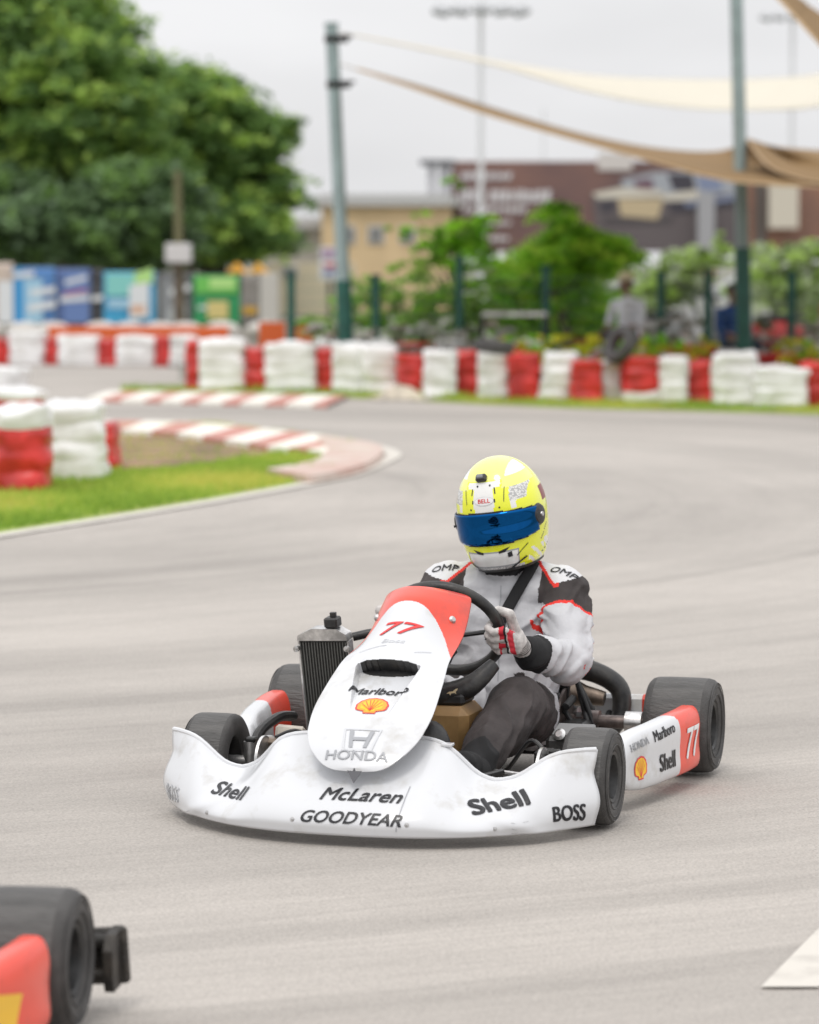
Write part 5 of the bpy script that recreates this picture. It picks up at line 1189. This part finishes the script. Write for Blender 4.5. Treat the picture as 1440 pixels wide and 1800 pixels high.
for (y, r_, rt, xx) in ((.232, (0, .95, -.30), -18, .09), (-.130, (0, .96, .14), 10, .09)):
    decal([(text_shape('OMP', .034, .15, .02, sx=1.15), black_print)], bb, (.10, y, .598), r_, (-.72, 0, -.69), bobj, 'lettering', edge=.008, off=.002)
for s_ in (0, ): decal([(line((0, -.15), (0, .13), .0035), grey_print)], bb, (.3, .055, .42), (0, 1, 0), (-1, 0, 0), bobj, 'zip', edge=.02, off=.001)
# strap across the chest
mb = MB(); n_ = 26; A = Vector((.3, .150, .625)); B = Vector((.3, .030, .385)); vs = []
for i in range(n_):
    t = i/(n_-1); c = A.lerp(B, t); d = Vector((0, .89, -.45))
    for j in range(5):
        p = c+d*(-.019+.038*j/4)*.9; h = bb.ray_cast(p, Vector((-1, 0, 0)), .5); x = h[0].x+.004 if h[0] else .10; vs.append([x, p.y, p.z])
for _ in range(6):
    for i in range(1, n_-1):
        for j in range(5): vs[i*5+j][0] = max(vs[i*5+j][0], (vs[(i-1)*5+j][0]+vs[(i+1)*5+j][0])/2)
mb.add(vs, [(i*5+j, i*5+j+1, (i+1)*5+j+1, (i+1)*5+j) for i in range(n_-1) for j in range(4)], suit_k); mb.build('shoulder_strap', drv, smooth=60, solid=.003)
# helmet
HM = Matrix.Translation(Vector((.085, .044, .777))) @ Matrix.Rotation(R_(-5), 4, 'Z') @ Matrix.Rotation(R_(11), 4, 'Y') @ Matrix.Rotation(R_(7), 4, 'X') @ Matrix.Scale(.965, 4)
HT, HB = .162, -.172
def hel(az, z, off=0):
    if z >= -.01:
        k = math.sqrt(max(0, 1-((z+.01)/(HT+.01))**2.15)); f, b, s_ = .142*k, .150*k, .134*k
    else:
        f = interp(-z, [.01, .06, .11, .15, .172], [.142, .151, .152, .140, .118]); b = interp(-z, [.01, .06, .11, .15, .172], [.150, .142, .122, .104, .094]); s_ = interp(-z, [.01, .06, .11, .15, .172], [.134, .132, .124, .112, .100])
    ca, sa = math.cos(az), math.sin(az); L = f if ca > 0 else b; e = 2/2.25
    return Vector((math.copysign(abs(ca)**e, ca)*(L+off), math.copysign(abs(sa)**e, sa)*(s_+off), z+(off if z > .1 else 0)))
def zt(t): return HB+(HT-HB)*math.sin(t*math.pi/2)**1.0 if t > 0 else HB
NZ, NA = 110, 180
def vis_lo(a): return -.078+.012*min(1, abs(a)/1.2)**2
def vis_hi(a): return .018-.010*min(1, abs(a)/1.25)**2
def hmat(i, j):
    z = zt(i); az = 2*math.pi*j; az = az-2*math.pi if az > math.pi else az; p = hel(az, z); y = p.y; ab = abs(az)
    if z < -.163: return black_pl
    if ab < 1.30 and vis_lo(az)-.004 < z < vis_hi(az)+.003: return black_pl
    if p.x > -.02:
        if z > .02 and abs(y) < .030+.02*(z > .09) and z < .108: return hel_w
        if z > .018 and .033 < abs(y) < .036 and .05 < z < .10: return black_print
        if z > .11 and abs(y) < .06: return hel_p  # crown painted paler for its sheen
        if .045 < z < .085 and .075 < abs(y) < .115 and p.x > .02: return hel_g
        if z > .085 and abs(y) > .055: return hel_w if z > .115 else hel_p
        if .022 < z < .045 and .078 < abs(y) < .092: return hel_w
        if z < -.105 and z > -.148 and ab < .62: return hel_w
        if z < -.100 and ab < .66 and z > -.152: return grey_print
        if z <= -.152 and ab < .8: return hel_g
        if z < -.11 and .95 < ab < 1.5 and (z*9+ab) % .35 < .12: return hel_w
    if 1.32 < ab < 1.9 and -.10 < z < -.03 and abs((z+.065)-(ab-1.6)*.16) < .0022: return black_print
    if ab > 1.35 and -.16 < z < -.105 and abs((z+.13)-(ab-1.7)*.05) < .002: return black_print
    if .01 < z < .055 and 1.62 < ab < 1.95: return hel_dr
    if z < -.10 and ab > 1.5: return hel_w if (z*8+ab) % .6 < .25 else hel_y
    return hel_y
mb = MB(); mb.grid(lambda i, j: HM @ hel(2*math.pi*j, zt(i)), NZ, NA, hel_y, cv=True, mf=lambda i, j: hmat(i, j))
mb.f.append(tuple(range((NZ-1)*NA, NZ*NA))); mb.m.append(mb.mi(hel_p)); mb.f.append(tuple(range(NA))[::-1]); mb.m.append(mb.mi(black_pl))
hb_ = mb.bvh(); helmet = mb.build('helmet', drv, smooth=50)
mb = MB(); mb.grid(lambda i, j: HM @ hel(-1.26+2.52*i, vis_lo(-1.26+2.52*i)+(vis_hi(-1.26+2.52*i)-vis_lo(-1.26+2.52*i))*j, .005), 64, 14, visor_m); vb = mb.build('visor', helmet, smooth=80, solid=.0025)
for sg in (-1, 1):
    c = HM @ hel(sg*1.36, -.022, .004); nn = (HM.to_3x3() @ Vector((.12, sg, 0))).normalized(); mb = MB(); mb.lathe([(.0, .006), (.020, .006), (.028, .003), (.034, -.006)], c, nn, black_pl, 24); mb.lathe([(0, .010), (.007, .010), (.008, .006)], c, nn, silver, 14); mb.build('visor_pivot', helmet)
mb = MB(); c = HM @ hel(-.06, .118, .002); mb.box(c, (.024, .034, .022), black_pl, rot=HM.to_3x3() @ Matrix.Rotation(R_(48), 3, 'Y'), bev=.2); mb.box(c+HM.to_3x3() @ Vector((.010, 0, .008)), (.012, .020, .012), mat('lens_grey', (.22, .23, .25), .2), rot=HM.to_3x3() @ Matrix.Rotation(R_(48), 3, 'Y'), bev=.2); mb.build('helmet_camera', helmet)
hd = HM.to_3x3() @ Vector((-1, 0, 0)); hr = HM.to_3x3() @ Vector((0, 1, 0)); hu = HM.to_3x3() @ Vector((0, 0, 1))
def hdecal(sh, y, z, name, off=.0012): return decal(sh, hb_, HM @ Vector((.2, y, z)), hr, hd, helmet, name, edge=.008, off=off, up=hu)
hdecal([(disc(0, 0, .030, .0125), pale_print), (disc(0, 0, .0285, .0113), white_print), (text_shape('BELL', .0165, 0, .03, sx=1.15), red_print)], 0, .055, 'badge')
for (y, z) in ((-.020, .098), (.020, .098), (-.046, .032), (.046, .032)): hdecal([(disc(0, 0, .0028, .0028, 12), black_print)], y, z, 'rivet')
hdecal([(poly([(-.052, .004), (-.018, -.006), (-.018, -.013), (-.036, -.010)]), black_print)], -.006, -.094, 'chin_vent'); hdecal([(poly([(.052, .004), (.018, -.006), (.018, -.013), (.036, -.010)]), black_print)], .006, -.094, 'chin_vent')
hdecal([(line((.058, .045), (.060, .085), .0018), black_print), (line((-.058, .045), (-.060, .085), .0018), black_print), (line((.070, -.118), (.100, -.090), .0018), black_print), (line((.045, -.155), (.09, -.128), .004), black_print), (line((-.045, -.155), (-.085, -.128), .004), black_print), (poly([(.048, -.104), (.060, -.101), (.060, -.116), (.048, -.118)]), black_print)], 0, 0, 'pinstripe')
mb = MB(); mb.tube([HM @ hel(-1.22, -.030, .004), HM @ hel(-1.22, -.030, .016)], .004, black_pl, n=8); mb.build('visor_tab', helmet)
# collar fittings
mb = MB(); mb.box((.08, .118, .612), (.03, .02, .03), black_pl, bev=.3, rot=Matrix.Rotation(.4, 3, 'X')); mb.build('strap_buckle', drv)
# gloves
def glove(S, side):
    # rim point, tangent etc.: palm outside of the rim, fingers over the front of it
    Wr = (LW if side > 0 else RW); a = 0.02 if side > 0 else math.pi-.02
    cw = Vector((.525, -.002, .455)); rimp = Vector((.530, -.004+side*.162, .462)); mb = MB(); g = glove_w
    tz = Vector((.50, 0, .72)).normalized()                   # rim tangent (upwards, forwards)
    fw_ = Vector((.80, 0, -.60)).normalized()                 # away from the driver
    outw = Vector((0, side, 0))
    pc = rimp+outw*.034+fw_*.006-tz*.012
    # palm: wide block made of four metacarpal capsules
    for k in range(4):
        kn = rimp+outw*.022+fw_*(.040-.002*abs(k-1))+tz*(.034-.0235*k)
        base = Wr.lerp(pc, .52)+tz*(.017-.011*k)+fw_*.010
        mb.cap(base, kn, .0165, .0135, g, 14)
        r = (.0112, .0118, .0114, .0098)[k]; L = (.030, .034, .032, .024)[k]
        p1 = kn+outw*-L*.95+fw_*.009+tz*-.001*k; p2 = p1+outw*-.020+fw_*-.018; p3 = p2+outw*.003*1+fw_*-.020
        mb.cap(kn, p1, r*1.12, r, g, 12); mb.cap(p1, p2, r, r*.93, g, 12); mb.cap(p2, p3, r*.93, r*.85, g, 12)
    mb.ell(Wr.lerp(pc, .6), (.036, .026, .040), g, 16); mb.cap(Wr, Wr.lerp(pc, .5), .029, .030, g, 16)
    th0 = Wr.lerp(pc, .55)+tz*.022-fw_*.006; th1 = rimp+outw*.030+tz*.046-fw_*.018; th2 = rimp-outw*.002+tz*.056-fw_*.022; th3 = rimp-outw*.024+tz*.052-fw_*.014
    mb.cap(th0, th1, .018, .0145, g, 12); mb.cap(th1, th2, .0142, .0125, g, 12); mb.cap(th2, th3, .0125, .0105, g, 12)
    me = remesh(mb, .0021, 3, 'glove')
    def grule(c, n):
        c = Vector(c); d = c-rimp; o = d.dot(outw); t = d.dot(tz); f = d.dot(fw_); dw = (c-Wr).length
        if dw < .020: return 2
        if dw > .058 and .032 < o < .042 and f > 0 and t < .03: return 1
        if .010 < o < .024 and f > .02 and (t > .012 or -.022 < t < -.006): return 1
        if .024 < o < .029 and f > .02: return 2
        if .004 < o < .010 and f > .035 and t < -.0: return 1
        if dw < .060: return 2 if math.sin(dw*900+c.z*120) > .45 else 0
        return 0
    paint(me, [glove_w, glove_r, suit_k], grule); o = link(me, 'glove', drv)
    mb = MB(); E_ = LE if side > 0 else RE; d = (Wr-E_).normalized(); mb.tube([Wr-d*.044, Wr-d*.036, Wr-d*.010, Wr-d*.003], [.041, .043, .040, .034], suit_k, n=24); mb.build('cuff', drv)
glove(None, 1); glove(None, -1)
mb = MB()
for (A_, sg) in ((LA, 1), (RA, -1)):
    mb = MB(); mb.cap(A_+Vector((.0, 0, -.015)), A_+Vector((.10, 0, -.01)), .054, .048, suit_k, 18); mb.cap(A_+Vector((.05, 0, -.03)), A_+Vector((.17, 0, .02)), .045, .036, suit_k, 18); mb.cap(A_+Vector((-.03, 0, -.06)), A_+Vector((.02, 0, -.055)), .030, .030, suit_k, 14)
    me = remesh(mb, .006, 3, 'boot'); me.materials.append(suit_k); link(me, 'boot', drv)
print('BUILT', len(sc.objects))
